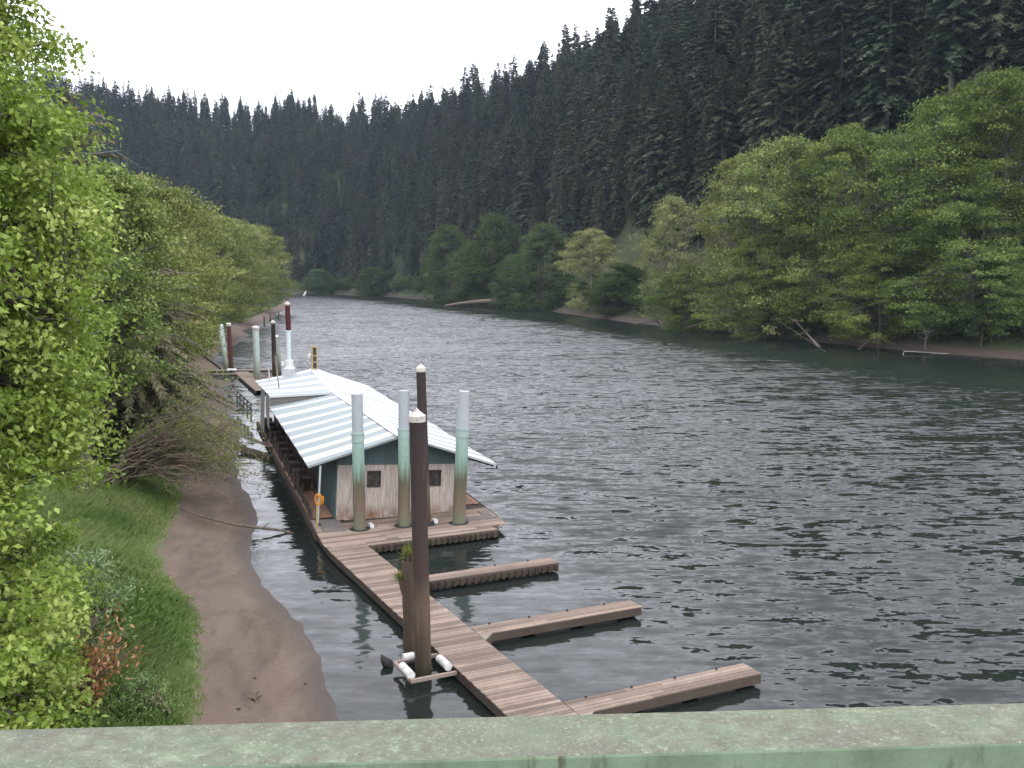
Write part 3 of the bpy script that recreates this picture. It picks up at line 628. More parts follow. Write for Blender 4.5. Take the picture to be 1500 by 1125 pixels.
# willow shrub with silvery leaves, green shrub beneath the big tree, dead orange-leaved branch
def shrub(name, loc, seed, H, Rd, ncl, nl, leaf, mat, label, aspect=0.4, cl=0.3, cat='shrub'):
    tb, me = broadleaf(seed, H, Rd, 0.0, ncl, nl, leaf, cl, 6, 'dome', mat, flat=0.8, aspect=aspect, trunks=3)
    root = empty(name, loc); tb.build('stems', M['twig'], root); link('foliage', me, root); return tag(root, label, cat)
def onbank(px, py, z=1.6):
    for _ in range(8): p = G(px, py, z); z = gz(p[0], p[1])
    return p
p = onbank(125, 950); shrub('willow_shrub', (p[0], p[1], p[2] - .2), 401, 2.6, 1.1, 120, 26, 0.15, 'leaf_willow', 'willow shrub with pale silvery leaves on the grass slope', 0.3)
p = onbank(5, 1010); shrub('green_shrub', (p[0], p[1], p[2] - .2), 402, 3.2, 1.4, 150, 70, 0.13, 'leaf_fresh', 'dense green shrub under the big leafy tree by the railing', 0.5, 0.36)
p = onbank(205, 1040); shrub('green_shrub', (p[0], p[1], p[2] - .2), 403, 0.9, 0.8, 60, 30, 0.10, 'leaf_willow', 'small low weedy shrub in the grass above the railing', 0.25, 0.2)
p = onbank(20, 1090); shrub('green_shrub', (p[0], p[1], p[2] - .2), 405, 1.6, 0.9, 100, 60, 0.12, 'leaf_alder', 'dark green shrub at the lowest left corner behind the railing', 0.5, 0.34)
p = onbank(80, 1050); root = empty('dead_branch', (p[0], p[1], p[2])); g = np.random.default_rng(404); tw = MB(); ends = []
for k in range(15):
    a = g.uniform(-0.5, 1.2); L_ = g.uniform(1.0, 2.6); dv = unit(np.array([math.cos(a)*.55, math.sin(a)*.5 + .15, g.uniform(.45, 1.0)]))
    pts = [dv*q*L_ + g.normal(size=3)*.05*q for q in np.linspace(0, 1, 6)]; tw.tube(pts, [.03*(1 - .8*q) + .004 for q in np.linspace(0, 1, 6)], 4, cap=False)
    for m_ in range(7):
        s0 = pts[g.integers(2, 6)]; e = s0 + g.normal(size=3)*.22; tw.tube([s0, e], [.009, .003], 3, cap=False)
        if k % 3 == 0: ends.append(e)
tw.build('branches', M['twig'], root)
e = np.repeat(np.array(ends), 26, 0); N = len(e); e = e + g.normal(size=(N, 3))*[.12, .12, .18]
link('dead_leaves', np_mesh('dead_leaves', leaf_quads(e, g.normal(size=(N, 3)) - [0, 0, .8], g.normal(size=(N, 3)), g.uniform(.08, .17, N), g.uniform(.04, .08, N)), 4, np.clip(g.normal(size=N)*.25 + .5, 0, 1), M['leaf_dead']), root)
tag(root, 'dead broken branch with orange brown withered leaves by the railing', 'branch')

# grass on the slope (uncountable)
g = np.random.default_rng(55); N = 330000
P = np.stack([g.uniform(-19, -3, N), 13 + 50*g.random(N)**1.5], 1)
zg, fg, dg = ground(P); inl = in_poly(P, LPOLY)
edge = 3.15 + 0.5*(vnoise(P, 3.2, 21) - 0.5) + 0.35*(vnoise(P, 0.4, 22) - 0.5)
k = inl & (dg > edge) & (dg < 14) & (g.random(N) < np.clip((dg - edge)*1.6 + 0.12, 0, 1))
P, zg, dg, edge = P[k], zg[k], dg[k], edge[k]; N = len(P)
hgt = np.interp(P[:, 1], [14, 60], [0.36, 0.48])*(0.5 + 0.9*g.random(N))*np.clip(0.25 + (dg - edge)*0.45, 0.2, 1)*(0.8 + 0.4*vnoise(P, 1.2, 31))
ld = vnoise(P, 3.0, 41)*3.4 - 1.9 + g.normal(size=N)*0.6; lean = np.stack([np.cos(ld), np.sin(ld), 0*ld], 1)*(hgt*g.uniform(.25, .8, N))[:, None]
b0 = np.column_stack([P, zg - .03]); sd = np.stack([-np.sin(ld), np.cos(ld), 0*ld], 1)*np.interp(P[:, 1], [14, 60], [0.011, 0.022])[:, None]
m1 = b0 + lean*.35 + np.column_stack([0*hgt, 0*hgt, hgt*.62]); tip = b0 + lean + np.column_stack([0*hgt, 0*hgt, hgt*.85])
tone = np.clip(0.52 + 0.8*(vnoise(P, 2.6, 51) - .5) + g.normal(size=N)*.14 + 0.25*(g.random(N) < .06), 0, 1)
me = np_mesh('grass', np.stack([b0 - sd, b0 + sd, m1 + sd*.8, tip, m1 - sd*.8], 1), 5, tone, M['grass'])
tag(link('grass', me), 'long green grass covering the slope above the beach', 'grass', kind='stuff')
# undergrowth along both banks (uncountable)
pts = []
for poly, lo, hi, n_, y0, y1 in ((RIGHT, 3.6, 11, 90000, 100, 500), (LEFT, 3.4, 11, 60000, 58, 440)):
    s_ = np.linalg.norm(np.diff(poly, axis=0), axis=1); c_ = np.concatenate([[0], np.cumsum(s_)]); q = g.random(n_*3)*c_[-1]
    base = np.stack([np.interp(q, c_, poly[:, 0]), np.interp(q, c_, poly[:, 1])], 1) + g.normal(size=(n_*3, 2))*8
    base = base[(base[:, 1] > y0) & (base[:, 1] < y1)]
    zz, ff, dd = ground(base); left_ = in_poly(base, LPOLY)
    ok = (dd > lo) & (dd < hi) & ((ff > .5) if poly is RIGHT else left_) & (zz > .5)
    pts.append(np.column_stack([base[ok], zz[ok]])[:n_])
P = np.vstack(pts); N = len(P); top_ = 2.6*vnoise(P[:, :2], 3.5, 61)**1.6 + .15
P[:, 2] += g.random(N)*top_
me = np_mesh('undergrowth', leaf_quads(P, g.normal(size=(N, 3)) + [0, 0, .2], g.normal(size=(N, 3)) + [0, 0, 1], g.uniform(.22, .55, N), g.uniform(.12, .3, N)), 4, np.clip(.2 + .6*vnoise(P[:, :2], 5, 71) + g.normal(size=N)*.13, 0, 1), M['leaf_deep'])
tag(link('undergrowth', me), 'tangled low green plants along the foot of both banks', 'undergrowth', kind='stuff')

# ------------------------------------------------------------------ floating dock
TH = R(26.0); De = np.array([math.cos(TH), math.sin(TH), 0]); Dd = np.array([-math.sin(TH), math.cos(TH), 0]); DO = np.array([-0.182, 22.876, 0])
UZ = np.array([0, 0, 1.0]); ZD = 0.40
def DP(u, v, z=ZD): return DO + De*u + Dd*v + UZ*z
dock = empty('floating_dock', DP(0.75, 4, 0)); dock_inv = None
def local(b, root):
    o = np.array(root.location); b.v = [tuple(np.array(q) - o) for q in b.v]; return b
def planks_across(b, u0, u1, v0, v1, w=0.142, gap=0.020, z=ZD, th=0.038):
    n = int(round((v1 - v0)/(w + gap)))
    for i in range(n):
        v = v0 + (i + .5)*(v1 - v0)/n; j0, j1 = rng.normal(size=2)*.008
        b.box(DP((u0+u1)/2 + (j0+j1)/2, v, z - th/2 + rng.normal()*.003), De*((u1-u0)/2 + (j1-j0)/2), Dd*((v1-v0)/n - gap)/2, UZ*th/2)
def planks_along(b, u0, u1, v0, v1, n, z=ZD, th=0.038, gap=0.018):
    w = (v1 - v0)/n
    for i in range(n):
        cuts = [u0] + ([u0 + (u1-u0)*rng.uniform(.35, .7)] if i % 2 else [u0 + (u1-u0)*rng.uniform(.2, .4)]) + [u1]
        for c0, c1 in zip(cuts[:-1], cuts[1:]):
            b.box(DP((c0+c1)/2, v0 + (i+.5)*w, z - th/2 + rng.normal()*.003), De*((c1-c0)/2 - .004), Dd*(w-gap)/2, UZ*th/2)
b = MB(); planks_across(b, 0, 1.56, -0.86, 15.66); local(b, dock).build('decking', M['deck'], dock, 0.004)
b = MB()
for u in (0.055, 1.505): b.bar(DP(u, -0.83, .22), DP(u, 15.66, .22), .06, .27, tone=.4 if u < 1 else .6)
for v in (-0.8, 4.0, 9.0, 15.5): b.bar(DP(.09, v, .22), DP(1.46, v, .22), .06, .25, tone=.5)
local(b, dock).build('fascia', M['fascia'], dock, 0.006)
b = MB()
for v in np.arange(0.4, 15.4, 2.4): b.box(DP(.78, v + .5, .0), De*.62, Dd*.85, UZ*.2, .3)
local(b, dock).build('float_tank', M['black'], dock)
def finger(v0, v1, u1, ribs, style):
    root = MB(); planks_along(root, 1.575, u1, v0, v1, 5); fo = local(root, dock).build('finger', M['deck'], dock, 0.004)
    b = MB()
    for v in (v0 + .035, v1 - .035): b.bar(DP(1.57, v, .235), DP(u1 - .02, v, .235), .05, .245, tone=.2)
    b.bar(DP(u1 - .045, v0 + .065, .235), DP(u1 - .045, v1 - .065, .235), .05, .245, tone=.3)
    local(b, dock).build('fascia', M['fascia'], fo, 0.006)
    if ribs:
        b = MB()
        for u in np.arange(1.95, u1 - .12, .27): b.box(DP(u, v0 - .03, .205), De*.065, Dd*.035, UZ*.12)
        local(b, dock).build('rib', M['dark_timber'], fo, 0.01)
    b = MB()
    for u in np.arange(2.4, u1 - .5, 1.7): b.box(DP(u, (v0+v1)/2, 0.0), De*.6, Dd*(v1-v0)*.36, UZ*.16, .3)
    local(b, dock).build('float_tank', M['black'], fo)
    # triangular corner gusset with its own slanted fascia
    b = MB(); g_ = .42
    tri = [DP(1.575, v0 - .006)[:2], DP(1.575, v0 - g_)[:2], DP(1.575 + g_, v0 - .006)[:2]]; b.poly(tri, ZD - .04, ZD - .003, .45); local(b, dock).build('gusset', M['pale_timber'], fo)
    b = MB(); b.bar(DP(1.59, v0 - g_ + .02, .24), DP(1.57 + g_ - .02, v0 - .03, .24), .04, .23, tone=.2); local(b, dock).build('gusset_fascia', M['fascia'], fo)
    b = MB()
    for u in np.arange(2.2, u1, 1.35): b.box(DP(u, v1 - .06, ZD + .03), De*.03, Dd*.012, UZ*.03, .5)
    local(b, dock).build('cleat', M['dark_timber'], fo)
finger(-0.86, -0.08, 7.2, False, 0); finger(5.0, 5.72, 7.28, False, 0); finger(10.4, 11.12, 7.22, True, 1)
# pile guide with white rollers
b = MB()
for v, c in ((3.05, .6), (4.42, .4)): b.bar(DP(.02, v, .26), DP(-1.30, v, .26), .09, .10, tone=c)
b.bar(DP(-1.26, 3.10, .26), DP(-1.26, 4.37, .26), .09, .10, tone=.3)
b.bar(DP(-.02, 3.3, .12), DP(-.5, 3.3, .14), .05, .06, tone=.3)
pg = local(b, dock).build('pile_guide', M['pale_timber'], dock, 0.006)
for (u0, v0_, u1, v1_) in ((-1.24, 3.15, -1.24, 3.50), (-1.24, 3.53, -1.24, 3.86), (-1.02, 4.40, -.72, 4.40), (-.66, 4.40, -.40, 4.40), (-.13, 3.25, -.13, 3.55), (-.13, 3.58, -.13, 3.92)):
    b = MB(); a0, a1 = DP(u0, v0_, .37), DP(u1, v1_, .37); b.tube([a0, a1], .115, 14); 
    local(b, dock).build('roller', M['white_plastic'], pg, 0.012)
tag(dock, 'weathered wooden floating dock with three finger slips in front of the boathouse', 'dock')

# ------------------------------------------------------------------ boathouse
HA = R(18.6); Hr = np.array([math.cos(HA), math.sin(HA), 0]); Ha = np.array([-math.sin(HA), math.cos(HA), 0]); P0 = np.array([-7.602, 41.625, 0])
HO = P0 + Hr*2.6
house = empty('boathouse', tuple(HO + UZ*0.27)); house.rotation_euler = Matrix([(Hr[0], Ha[0], 0), (Hr[1], Ha[1], 0), (0, 0, 1)]).to_euler()
LIST = R(2.9)
house.rotation_euler = (Matrix([(Hr[0], Ha[0], 0), (Hr[1], Ha[1], 0), (0, 0, 1)]) @ Matrix.Rotation(LIST, 3, 'Y')).to_euler()
# local house coordinates: U = u - 2.6 across, V along the axis, Z up from the sill
def hb(name, b, mat, parent=None, bevel=0.0): return b.build(name, mat, parent or house, bevel)
b = MB()                                                                  # corrugated front boarding: a real folded sheet
n = 62; us = np.linspace(-2.6, 2.64, n*2 + 1); prof = [0.028 if i % 2 else 0.0 for i in range(n*2 + 1)]
def sheet(b, z0, z1, i0, i1):
    top = [(us[i], -prof[i], z1) for i in range(i0, i1+1)]; bot = [(us[i], -prof[i], z0 + (rng.normal()*.012 if z0 < .05 else 0)) for i in range(i0, i1+1)]; m = len(top)
    back = [(us[i], .05, z1) for i in (i0, i1)] + [(us[i], .05, z0) for i in (i0, i1)]
    b.add(top + bot, [(j, m+j, m+j+1, j+1) for j in range(m-1)], .5); b.add(back, [(0, 1, 3, 2)], .5)
ui = lambda u: int(np.argmin(np.abs(us - u)))
W1, W2 = (ui(-1.28), ui(-.76)), (ui(1.42), ui(1.97)); WZ = (1.46, 2.12)
for i0, i1 in ((0, W1[0]), (W1[1], W2[0]), (W2[1], n*2)): sheet(b, 0, 2.42, i0, i1)
for w in (W1, W2): sheet(b, 0, WZ[0], *w); sheet(b, WZ[1], 2.42, *w)
wf = hb('front_wall', b, M['siding'])
for w in (W1, W2):
    b = MB(); x0, x1 = us[w[0]], us[w[1]]
    for z in WZ: b.bar((x0 - .03, -.035, z), (x1 + .03, -.035, z), .05, .055, tone=.3)
    for x in (x0, x1): b.bar((x, -.035, WZ[0] + .03), (x, -.035, WZ[1] - .03), .05, .05, up=(0, 1, 0), tone=.4)
    b.bar(((x0+x1)/2, -.01, WZ[0] + .03), ((x0+x1)/2, -.01, WZ[1] - .03), .025, .02, up=(0, 1, 0), tone=.2)
    wn = hb('window', b, M['dark_timber'], wf)
    b = MB(); b.box(((x0+x1)/2, .02, sum(WZ)/2), ((x1-x0)/2, 0, 0), (0, .006, 0), (0, 0, (WZ[1]-WZ[0])/2 - .02))
    t = NT('dusty_glass'); M['glass'] = t.finish(t.ramp(t.noise(t.obj(), 4, 4), [(0.3, (0.02, 0.02, 0.02)), (0.7, (0.09, 0.08, 0.075))]), 0.18)
    hb('pane', b, M['glass'], wn)
b = MB(); b.add([(-2.6, -.015, 2.425), (2.64, -.015, 2.425), (2.64, -.015, 2.86), (0.0, -.015, 3.72), (-2.6, -.015, 2.86)], [(0, 1, 2, 3, 4)])
for u in np.linspace(-2.5, 2.55, 22): b.bar((u, -.03, 2.43), (u, -.03, 2.86 + .85*(1 - abs(u)/2.62) - .1), .025, .02, up=(0, 1, 0))
b.box((.02, -.03, 2.45), (2.64, 0, 0), (0, .02, 0), (0, 0, .03)); hb('gable_panel', b, M['teal'])
b = MB(); b.box((-2.625, 3.0, 1.42), (.02, 0, 0), (0, 3.0, 0), (0, 0, 1.42)); 
for v in np.arange(.2, 6, .3): b.bar((-2.655, v, .02), (-2.655, v, 2.83), .025, .02, up=(0, 1, 0))
hb('side_wall', b, M['teal'])
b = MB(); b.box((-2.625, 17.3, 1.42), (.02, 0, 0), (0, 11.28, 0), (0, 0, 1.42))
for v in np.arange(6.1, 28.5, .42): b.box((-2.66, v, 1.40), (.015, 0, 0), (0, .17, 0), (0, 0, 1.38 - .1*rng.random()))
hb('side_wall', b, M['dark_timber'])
b = MB(); b.box((2.66, 14.3, 1.40), (.02, 0, 0), (0, 14.28, 0), (0, 0, 1.40)); b.box((0.02, 28.6, 1.40), (2.6, 0, 0), (0, .02, 0), (0, 0, 1.40))
hb('side_wall', b, M['teal'])
# sagging ridge, eaves and roof sheets laid panel by panel
ridge = lambda v: float(np.interp(v, [-.8, 6, 12, 18, 24, 29], [3.81, 3.73, 3.62, 3.50, 3.72, 3.95]))
eav = lambda v: float(np.interp(v, [-.8, 8, 17.7, 31], [2.53, 2.60, 2.66, 2.72])) + .012*math.sin(v*2.1)
def eavR(v): return float(np.interp(v, [-.8, 10, 22, 31.5], [2.52, 2.62, 2.58, 2.62])) + .02*math.sin(v*1.3 + 1)
UL, UR = -3.97, 4.28
def roof_panel(b, v0, v1, ue, ez, tone, nseg=6, thick=.035, lift=0.0, re=None):
    """one sheet from ridge to eave with small ribs"""
    k = max(2, int((v1 - v0)/.19)); vs = np.linspace(v0, v1, k*2 + 1); V = []; 
    for i, v in enumerate(vs):
        h = .02 if i % 2 else 0.0
        ra = ridge(v) if re is None else re(v)
        for q in np.linspace(0, 1, nseg): V.append((ue*q, v, ra + (ez(v) - ra)*q + h - .03*math.sin(math.pi*q) + lift))
    m = nseg; fsx = [(i*m + j, i*m + j + 1, (i+1)*m + j + 1, (i+1)*m + j) for i in range(k*2) for j in range(m-1)]
    if ue < 0: fsx = [f_[::-1] for f_ in fsx]
    b.add(V, fsx, tone); b.add([(x, y_, z - thick) for x, y_, z in V], [f_[::-1] for f_ in fsx], tone)
bounds = [-.8, 0.0, .95, 2.0, 2.7, 3.88, 4.59, 5.94, 6.54, 8.0, 8.65, 10.2, 10.95, 12.7, 13.9, 15.8, 16.4, 17.7]
b = MB()
for i, (v0, v1) in enumerate(zip(bounds[:-1], bounds[1:])): roof_panel(b, v0, v1, UL, eav, 1.0 if i % 2 == 0 else 0.0)
b.bar((UL, -.82, eav(-.8) - .03), (0, -.82, ridge(-.8) - .03), .03, .09, tone=.9)
hb('roof', b, M['roofing'])
b = MB(); lastb = list(np.cumsum([17.72, .5, 1.5, 1.2, 1.6, 1.1, 1.7, 1.0, 1.8, 1.0])) + [29.3]
eav2 = lambda v: float(np.interp(v, [17.7, 29.3], [3.30, 2.98]))
rid2 = lambda v: max(ridge(v), 3.56)
for i, (v0, v1) in enumerate(zip(lastb[:-1], lastb[1:])): roof_panel(b, v0, v1, UL, eav2, 0.0 if i % 2 == 0 else .85, re=rid2)
b.bar((UL, 17.70, eav2(17.7) - .06), (-.1, 17.70, rid2(17.7) - .04), .03, .14, tone=0.0)
hb('roof', b, M['roofing'])
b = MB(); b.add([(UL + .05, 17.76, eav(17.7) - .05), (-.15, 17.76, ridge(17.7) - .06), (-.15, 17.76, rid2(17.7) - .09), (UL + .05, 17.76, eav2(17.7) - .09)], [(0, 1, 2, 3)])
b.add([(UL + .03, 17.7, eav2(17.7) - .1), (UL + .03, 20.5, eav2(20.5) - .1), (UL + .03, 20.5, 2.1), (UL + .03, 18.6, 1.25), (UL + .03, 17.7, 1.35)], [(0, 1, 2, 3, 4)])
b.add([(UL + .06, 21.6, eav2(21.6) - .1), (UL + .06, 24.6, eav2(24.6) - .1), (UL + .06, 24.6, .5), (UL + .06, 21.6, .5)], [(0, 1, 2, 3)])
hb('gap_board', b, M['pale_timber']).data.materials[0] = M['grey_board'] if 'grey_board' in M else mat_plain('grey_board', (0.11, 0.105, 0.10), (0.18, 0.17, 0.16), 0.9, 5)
b = MB(); v = -.8; i = 0
while v < 31.2:
    w = (1.25 if i % 2 == 0 else .75); v1 = min(v + w, 31.3)
    re_ = lambda q: ridge(min(q, 29))
    roof_panel(b, v, v1, UR, eavR, 0.05 if i % 2 == 0 else 1.0, re=re_); v = v1; i += 1
b.bar((UR, -.82, eavR(-.8) - .03), (0, -.82, ridge(-.8) - .03), .03, .09, tone=.5)
hb('roof', b, M['roofing'])
b = MB()
for s_ in (-1, 1):
    V = []
    for v in np.linspace(-.84, 29.2, 26): 
        rz_ = ridge(v) if v < 17.7 else rid2(v)
        V += [(0, v, rz_ + .05), (s_*.26, v, rz_ - .02)]
    b.add(V, [(2*i, 2*i+1, 2*i+3, 2*i+2) if s_ > 0 else (2*i, 2*i+2, 2*i+3, 2*i+1) for i in range(25)], .25)
hb('ridge_cap', b, M['roofing'])
b = MB()                                                                  # eave framing and rafters
b.bar((UL + .2, -.7, eav(0) - .10), (UL + .2, 17.5, eav(17) - .10), .07, .11); b.bar((UR - .15, -.7, eavR(0) - .09), (UR - .15, 31, eavR(31) - .09), .07, .11)
for v in np.arange(-.6, 17.5, 1.2):
    b.bar((UL + .1, v, eav(v) - .10), (-2.65, v, eav(v) + (ridge(v) - eav(v))*.33 - .14), .05, .09); b.bar((UR - .05, v, eavR(v) - .10), (2.7, v, eavR(v) + (ridge(v) - eavR(v))*.37 - .15), .05, .09)
hb('rafter', b, M['dark_timber'])
b = MB(); b.bar((UR + .02, -.84, eavR(-.8) - .05), (UR + .05, -.80, eavR(-.8) - .2), .06, .05, up=(0, 1, 0)); hb('gutter_end', b, M['black'])
b = MB()
b.bar((-3.48, -.75, .06), (-3.44, -.75, eav(-.75) + .02), .075, .075, up=(0, 1, 0), tone=.4)
t = NT('pale_painted_post'); M['post'] = t.finish(t.ramp(t.noise(t.obj(), 3, 4), [(0.3, (0.30, 0.34, 0.35)), (0.7, (0.42, 0.46, 0.47))]), 0.7)
hb('porch_post', b, M['post'])
for v in (5.5, 11.5, 17.0):
    b = MB(); b.bar((-3.48, v, .06), (-3.44, v, eav(v) + .02), .075, .075, up=(0, 1, 0), tone=.4); hb('porch_post', b, M['dark_timber'])
# side-porch clutter: low parapet of odd boards along the left edge
b = MB()
for v in np.arange(.6, 28, .62):
    h = rng.uniform(.25, .95)*(0.55 if v < 4 else 1); b.box((-3.55 + rng.normal()*.03, v, h/2 - .03), (.025, 0, 0), (0, .27, 0), (0, 0, h/2))
for v in np.arange(6.5, 28, 2.1): b.box((-3.2, v, .3), (.3, 0, 0), (0, .45*rng.uniform(.6, 1), 0), (0, 0, .3))
hb('porch_boarding', b, M['fascia'])
tag(house, 'long listing boathouse with striped white metal roof floating beside the dock', 'boathouse')
house_mw = Matrix.LocRotScale(house.location, house.rotation_euler, None)
def HW(U, V, Z): return np.array(house_mw @ Vector((U, V, Z)))

# platform that carries the boathouse
def HP(u, v, z=ZD): return P0 + Hr*u + Ha*v + UZ*z
plat = empty('boathouse_platform', tuple(HP(2.6, 0, 0)))
base_poly = [DP(0.03, 15.70), DP(7.2, 15.70), HP(6.82, -1.4), HP(6.82, 30.5), HP(-1.05, 30.5), HP(-1.08, -2.0)]
b = MB(); b.poly([q[:2] for q in base_poly], .10, ZD - .045, .4); local(b, plat).build('hull', M['fascia'], plat)
b = MB()
front = [(0.02, 15.70), (7.18, 15.70)]
nb_ = 16                                                                 # front planks, clipped at the wall line
for i in range(nb_):
    v0 = 15.70 + i*.235; v1 = v0 + .222; vm = (v0 + v1)/2
    u0 = .02
    q = DP(0, vm) - P0; uL = None
    # left edge follows the hull side, right edge too, back stops under the front wall
    aL = -(q @ Hr + 1.06)/(De @ Hr); aR = (6.8 - q @ Hr)/(De @ Hr); aB = (0.5 - q @ Ha)/(De @ Ha)
    a0, a1 = max(u0 if i < 4 else -9, aL), min(7.18 if i < 3 else 9.5, aR, 99)
    aB2 = (0.30 - q @ Ha)/(De @ Ha)
    if a1 - a0 < .2: continue
    cuts = [a0, a0 + (a1 - a0)*rng.uniform(.3, .6), a1]
    for c0, c1 in zip(cuts[:-1], cuts[1:]): b.box(DP((c0+c1)/2, vm, ZD - .02 + rng.normal()*.002), De*((c1-c0)/2 - .004), Dd*.111, UZ*.02)
local(b, plat).build('front_decking', M['deck'], plat, .004)
b = MB()
for i in range(6):                                                        # right side walk
    b.box(HP(5.52 + .222*i, 15.7, ZD + .012), Hr*.105, Ha*14.7, UZ*.02)
for i in range(5): b.box(HP(-1.02 + .2*i + .1, 15.5, ZD + .012), Hr*.094, Ha*14.9, UZ*.02)
local(b, plat).build('side_decking', M['deck_brown'], plat, .004)
b = MB()
b.bar(DP(0.0, 15.68, .21), DP(7.2, 15.68, .21), .05, .25, tone=.2)
for u in np.arange(1.75, 7.15, .25): b.box(DP(u, 15.61, .20), De*.06, Dd*.04, UZ*.12)
local(b, plat).build('rib_skirt', M['dark_timber'], plat, .008)
b = MB(); a0, a1 = HP(-1.10, -2.0, .22), HP(-1.10, 30.5, .22); b.bar(a0, a1, .05, .36, tone=.3); a0, a1 = HP(6.87, -1.4, .22), HP(6.87, 30.5, .22); b.bar(a0, a1, .05, .3, tone=.3)
b.bar(DP(7.22, 15.72, .22), HP(6.86, -1.45, .22), .05, .3, tone=.4)
local(b, plat).build('hull_fascia', M['fascia'], plat, .006)
b = MB()
b.box(HP(-.30, -.85, ZD + .012), Hr*.42, Ha*1.05, UZ*.006); local(b, plat).build('deck_mat', M['mat_grey'], plat); b = MB()
b.box(HP(6.05, -1.55, ZD + .012), Hr*.62, Ha*.30, UZ*.006); b.box(HP(6.45, -.85, ZD + .020), Hr*.2, Ha*.42, UZ*.006)
local(b, plat).build('deck_mat', M['mat_grey'], plat)
b = MB()
b.bar(DP(.12, 15.95, ZD + .02), DP(1.6, 15.95, ZD + .02), .24, .035, tone=.9); local(b, plat).build('trim_board', M['pale_timber'], plat, .004); b = MB(); b.bar(HP(-.95, -1.9, ZD + .02), HP(-.95, .2, ZD + .02), .2, .035, tone=.9); local(b, plat).build('trim_board', M['pale_timber'], plat, .004); b = MB()
b.bar(DP(3.0, 16.15, ZD + .018), DP(6.4, 16.15, ZD + .018), .22, .03, tone=.1)
local(b, plat).build('trim_board', M['pale_timber'], plat, .004)
# pile wells: flat black discs stand in for the shade inside open holes
PA, PB_, PC, P3 = G(527, 775, ZD), G(592, 770, ZD), G(672, 766, ZD), G(624, 768, ZD)
b = MB()
for q in (PA, PB_, PC, P3):
    for k_ in range(1): b.tube([q + UZ*.006, q + UZ*.022], .43, 18, smooth=False)
local(b, plat).build('well_shade_disc', M['black'], plat)
for q, dx in ((PA, .5), (PB_, .48), (P3, .42)):
    b = MB(); b.tube([q + De*dx + UZ*.10 - Dd*.12, q + De*dx + UZ*.10 + Dd*.14], .10, 12); local(b, plat).build('white_roller', M['white_plastic'], plat, .01)
tag(plat, 'brown planked floating platform carrying the boathouse with ribbed front edge', 'platform')

# ------------------------------------------------------------------ piles
def pile(name, base, top, rad, mat, label, group=None, cap=None, collar=None, sleeve=None, flute=False, k=16, wob=.0):
    base, top = np.asarray(base, float), np.asarray(top, float); d = top - base; base = base - d/d[2]*(base[2] + 2.2)
    root = empty(name, (base[0], base[1], 0)); o = np.array([base[0], base[1], 0]); g = np.random.default_rng(int(abs(base[0]*91 + base[1]*13)))
    end = top if collar is None else base + (top - base)*((collar - base[2])/(top[2] - base[2]))
    qs = np.linspace(0, 1, 14); pts = [base + (end - base)*q - o + np.array([*g.normal(size=2)*wob, 0])*(0 < q < 1) for q in qs]
    b = MB(); b.tube(pts, [rad*(1.05 - .07*q) for q in qs], k); b.build('shaft', M[mat], root)
    dn = unit(top - base)
    if collar is not None:
        b = MB(); e = end - o; b.tube([e - dn*.02, e + dn*.05], rad*1.14, 20); b.tube([e - dn*.34, e - dn*.02], rad*1.06, 20); b.build('collar', M[mat], root, .012)
        b = MB(); s0 = e + dn*.05; tp = top - o
        if flute:
            b.tube([s0, s0 + dn*.10, s0 + dn*.95], [rad*1.06, rad*1.03, rad*.80], 26, rib=.06, smooth=False); b.tube([s0 + dn*.7, tp], [rad*.86, rad*.86], 20)
        else: b.tube([s0, tp], [rad*.93, rad*.93], 22)
        b.build('sleeve', M['pile_sleeve'], root)
    if cap == 'cone':
        e = top - o; b = MB(); b.tube([e - dn*.10, e + dn*.06, e + dn*.07, e + dn*(.06 + rad*.62), e + dn*(.08 + rad*.85)], [rad*1.09, rad*1.09, rad*1.02, rad*.3, .01], 12, smooth=False); b.build('cap', M['pile_cap'], root)
    elif cap == 'flat':
        e = top - o; b = MB(); b.tube([e - dn*.10, e + dn*.16, e + dn*.2], [rad*1.14, rad*1.14, rad*.9], 14); b.build('cap', M['pile_cap'], root, .01)
    return tag(root, label, 'pile', group)
q = DP(-.62, 3.86, 0); pile('dock_pile', q, GY(611, 612, q[1] - .0), .215, 'creosote', 'tall black pile with dirty white cone cap in the roller guide beside the dock', None, 'cone', wob=.006)
q2 = DP(-.60, 4.92, 0); stump = pile('broken_pile', q2, GY(598, 822, q2[1]), .19, 'old_pile', 'broken brown pile with grass sprouting on top beside the tall black pile', None, None, wob=.015)
tp = GY(598, 822, q2[1]) - np.array([q2[0], q2[1], 0]); g = np.random.default_rng(9)
b = MB()
for k in range(7):
    a = k*.9; e = tp + np.array([math.cos(a)*.12, math.sin(a)*.12, 0]); b.tube([e - UZ*.2, e + UZ*g.uniform(.05, .28)], [.075, .03], 5)
e = tp + np.array([-.19, -.05, -.62]); b.tube([e - UZ*.3, e, e + UZ*.32], [.05, .13, .03], 6)
b.build('splintered_top', M['old_pile'], stump)
N = 420; src = np.where((np.arange(N) % 3 == 0)[:, None], tp + [-.24, -.06, -.5], tp + [-.02, 0, .16]); base = src + g.normal(size=(N, 3))*[.07, .07, .05]
ax = unit(g.normal(size=(N, 3))*[1, 1, .5] + [0, 0, .9]); L = g.uniform(.15, .42, N)
link('grass_tuft', np_mesh('grass_tuft', leaf_quads(base + ax*L[:, None]*.4, ax, g.normal(size=(N, 3)), L, np.full(N, .018)), 4, np.clip(g.normal(size=N)*.25 + .6, 0, 1), M['leaf_olive']), stump)
pile('steel_pile', PA, GY(523, 577, PA[1]), .25, 'green_pile', 'green stained pile with plain grey sleeve, left of the three at the boathouse front', 'green piles at the boathouse front', collar=4.42)
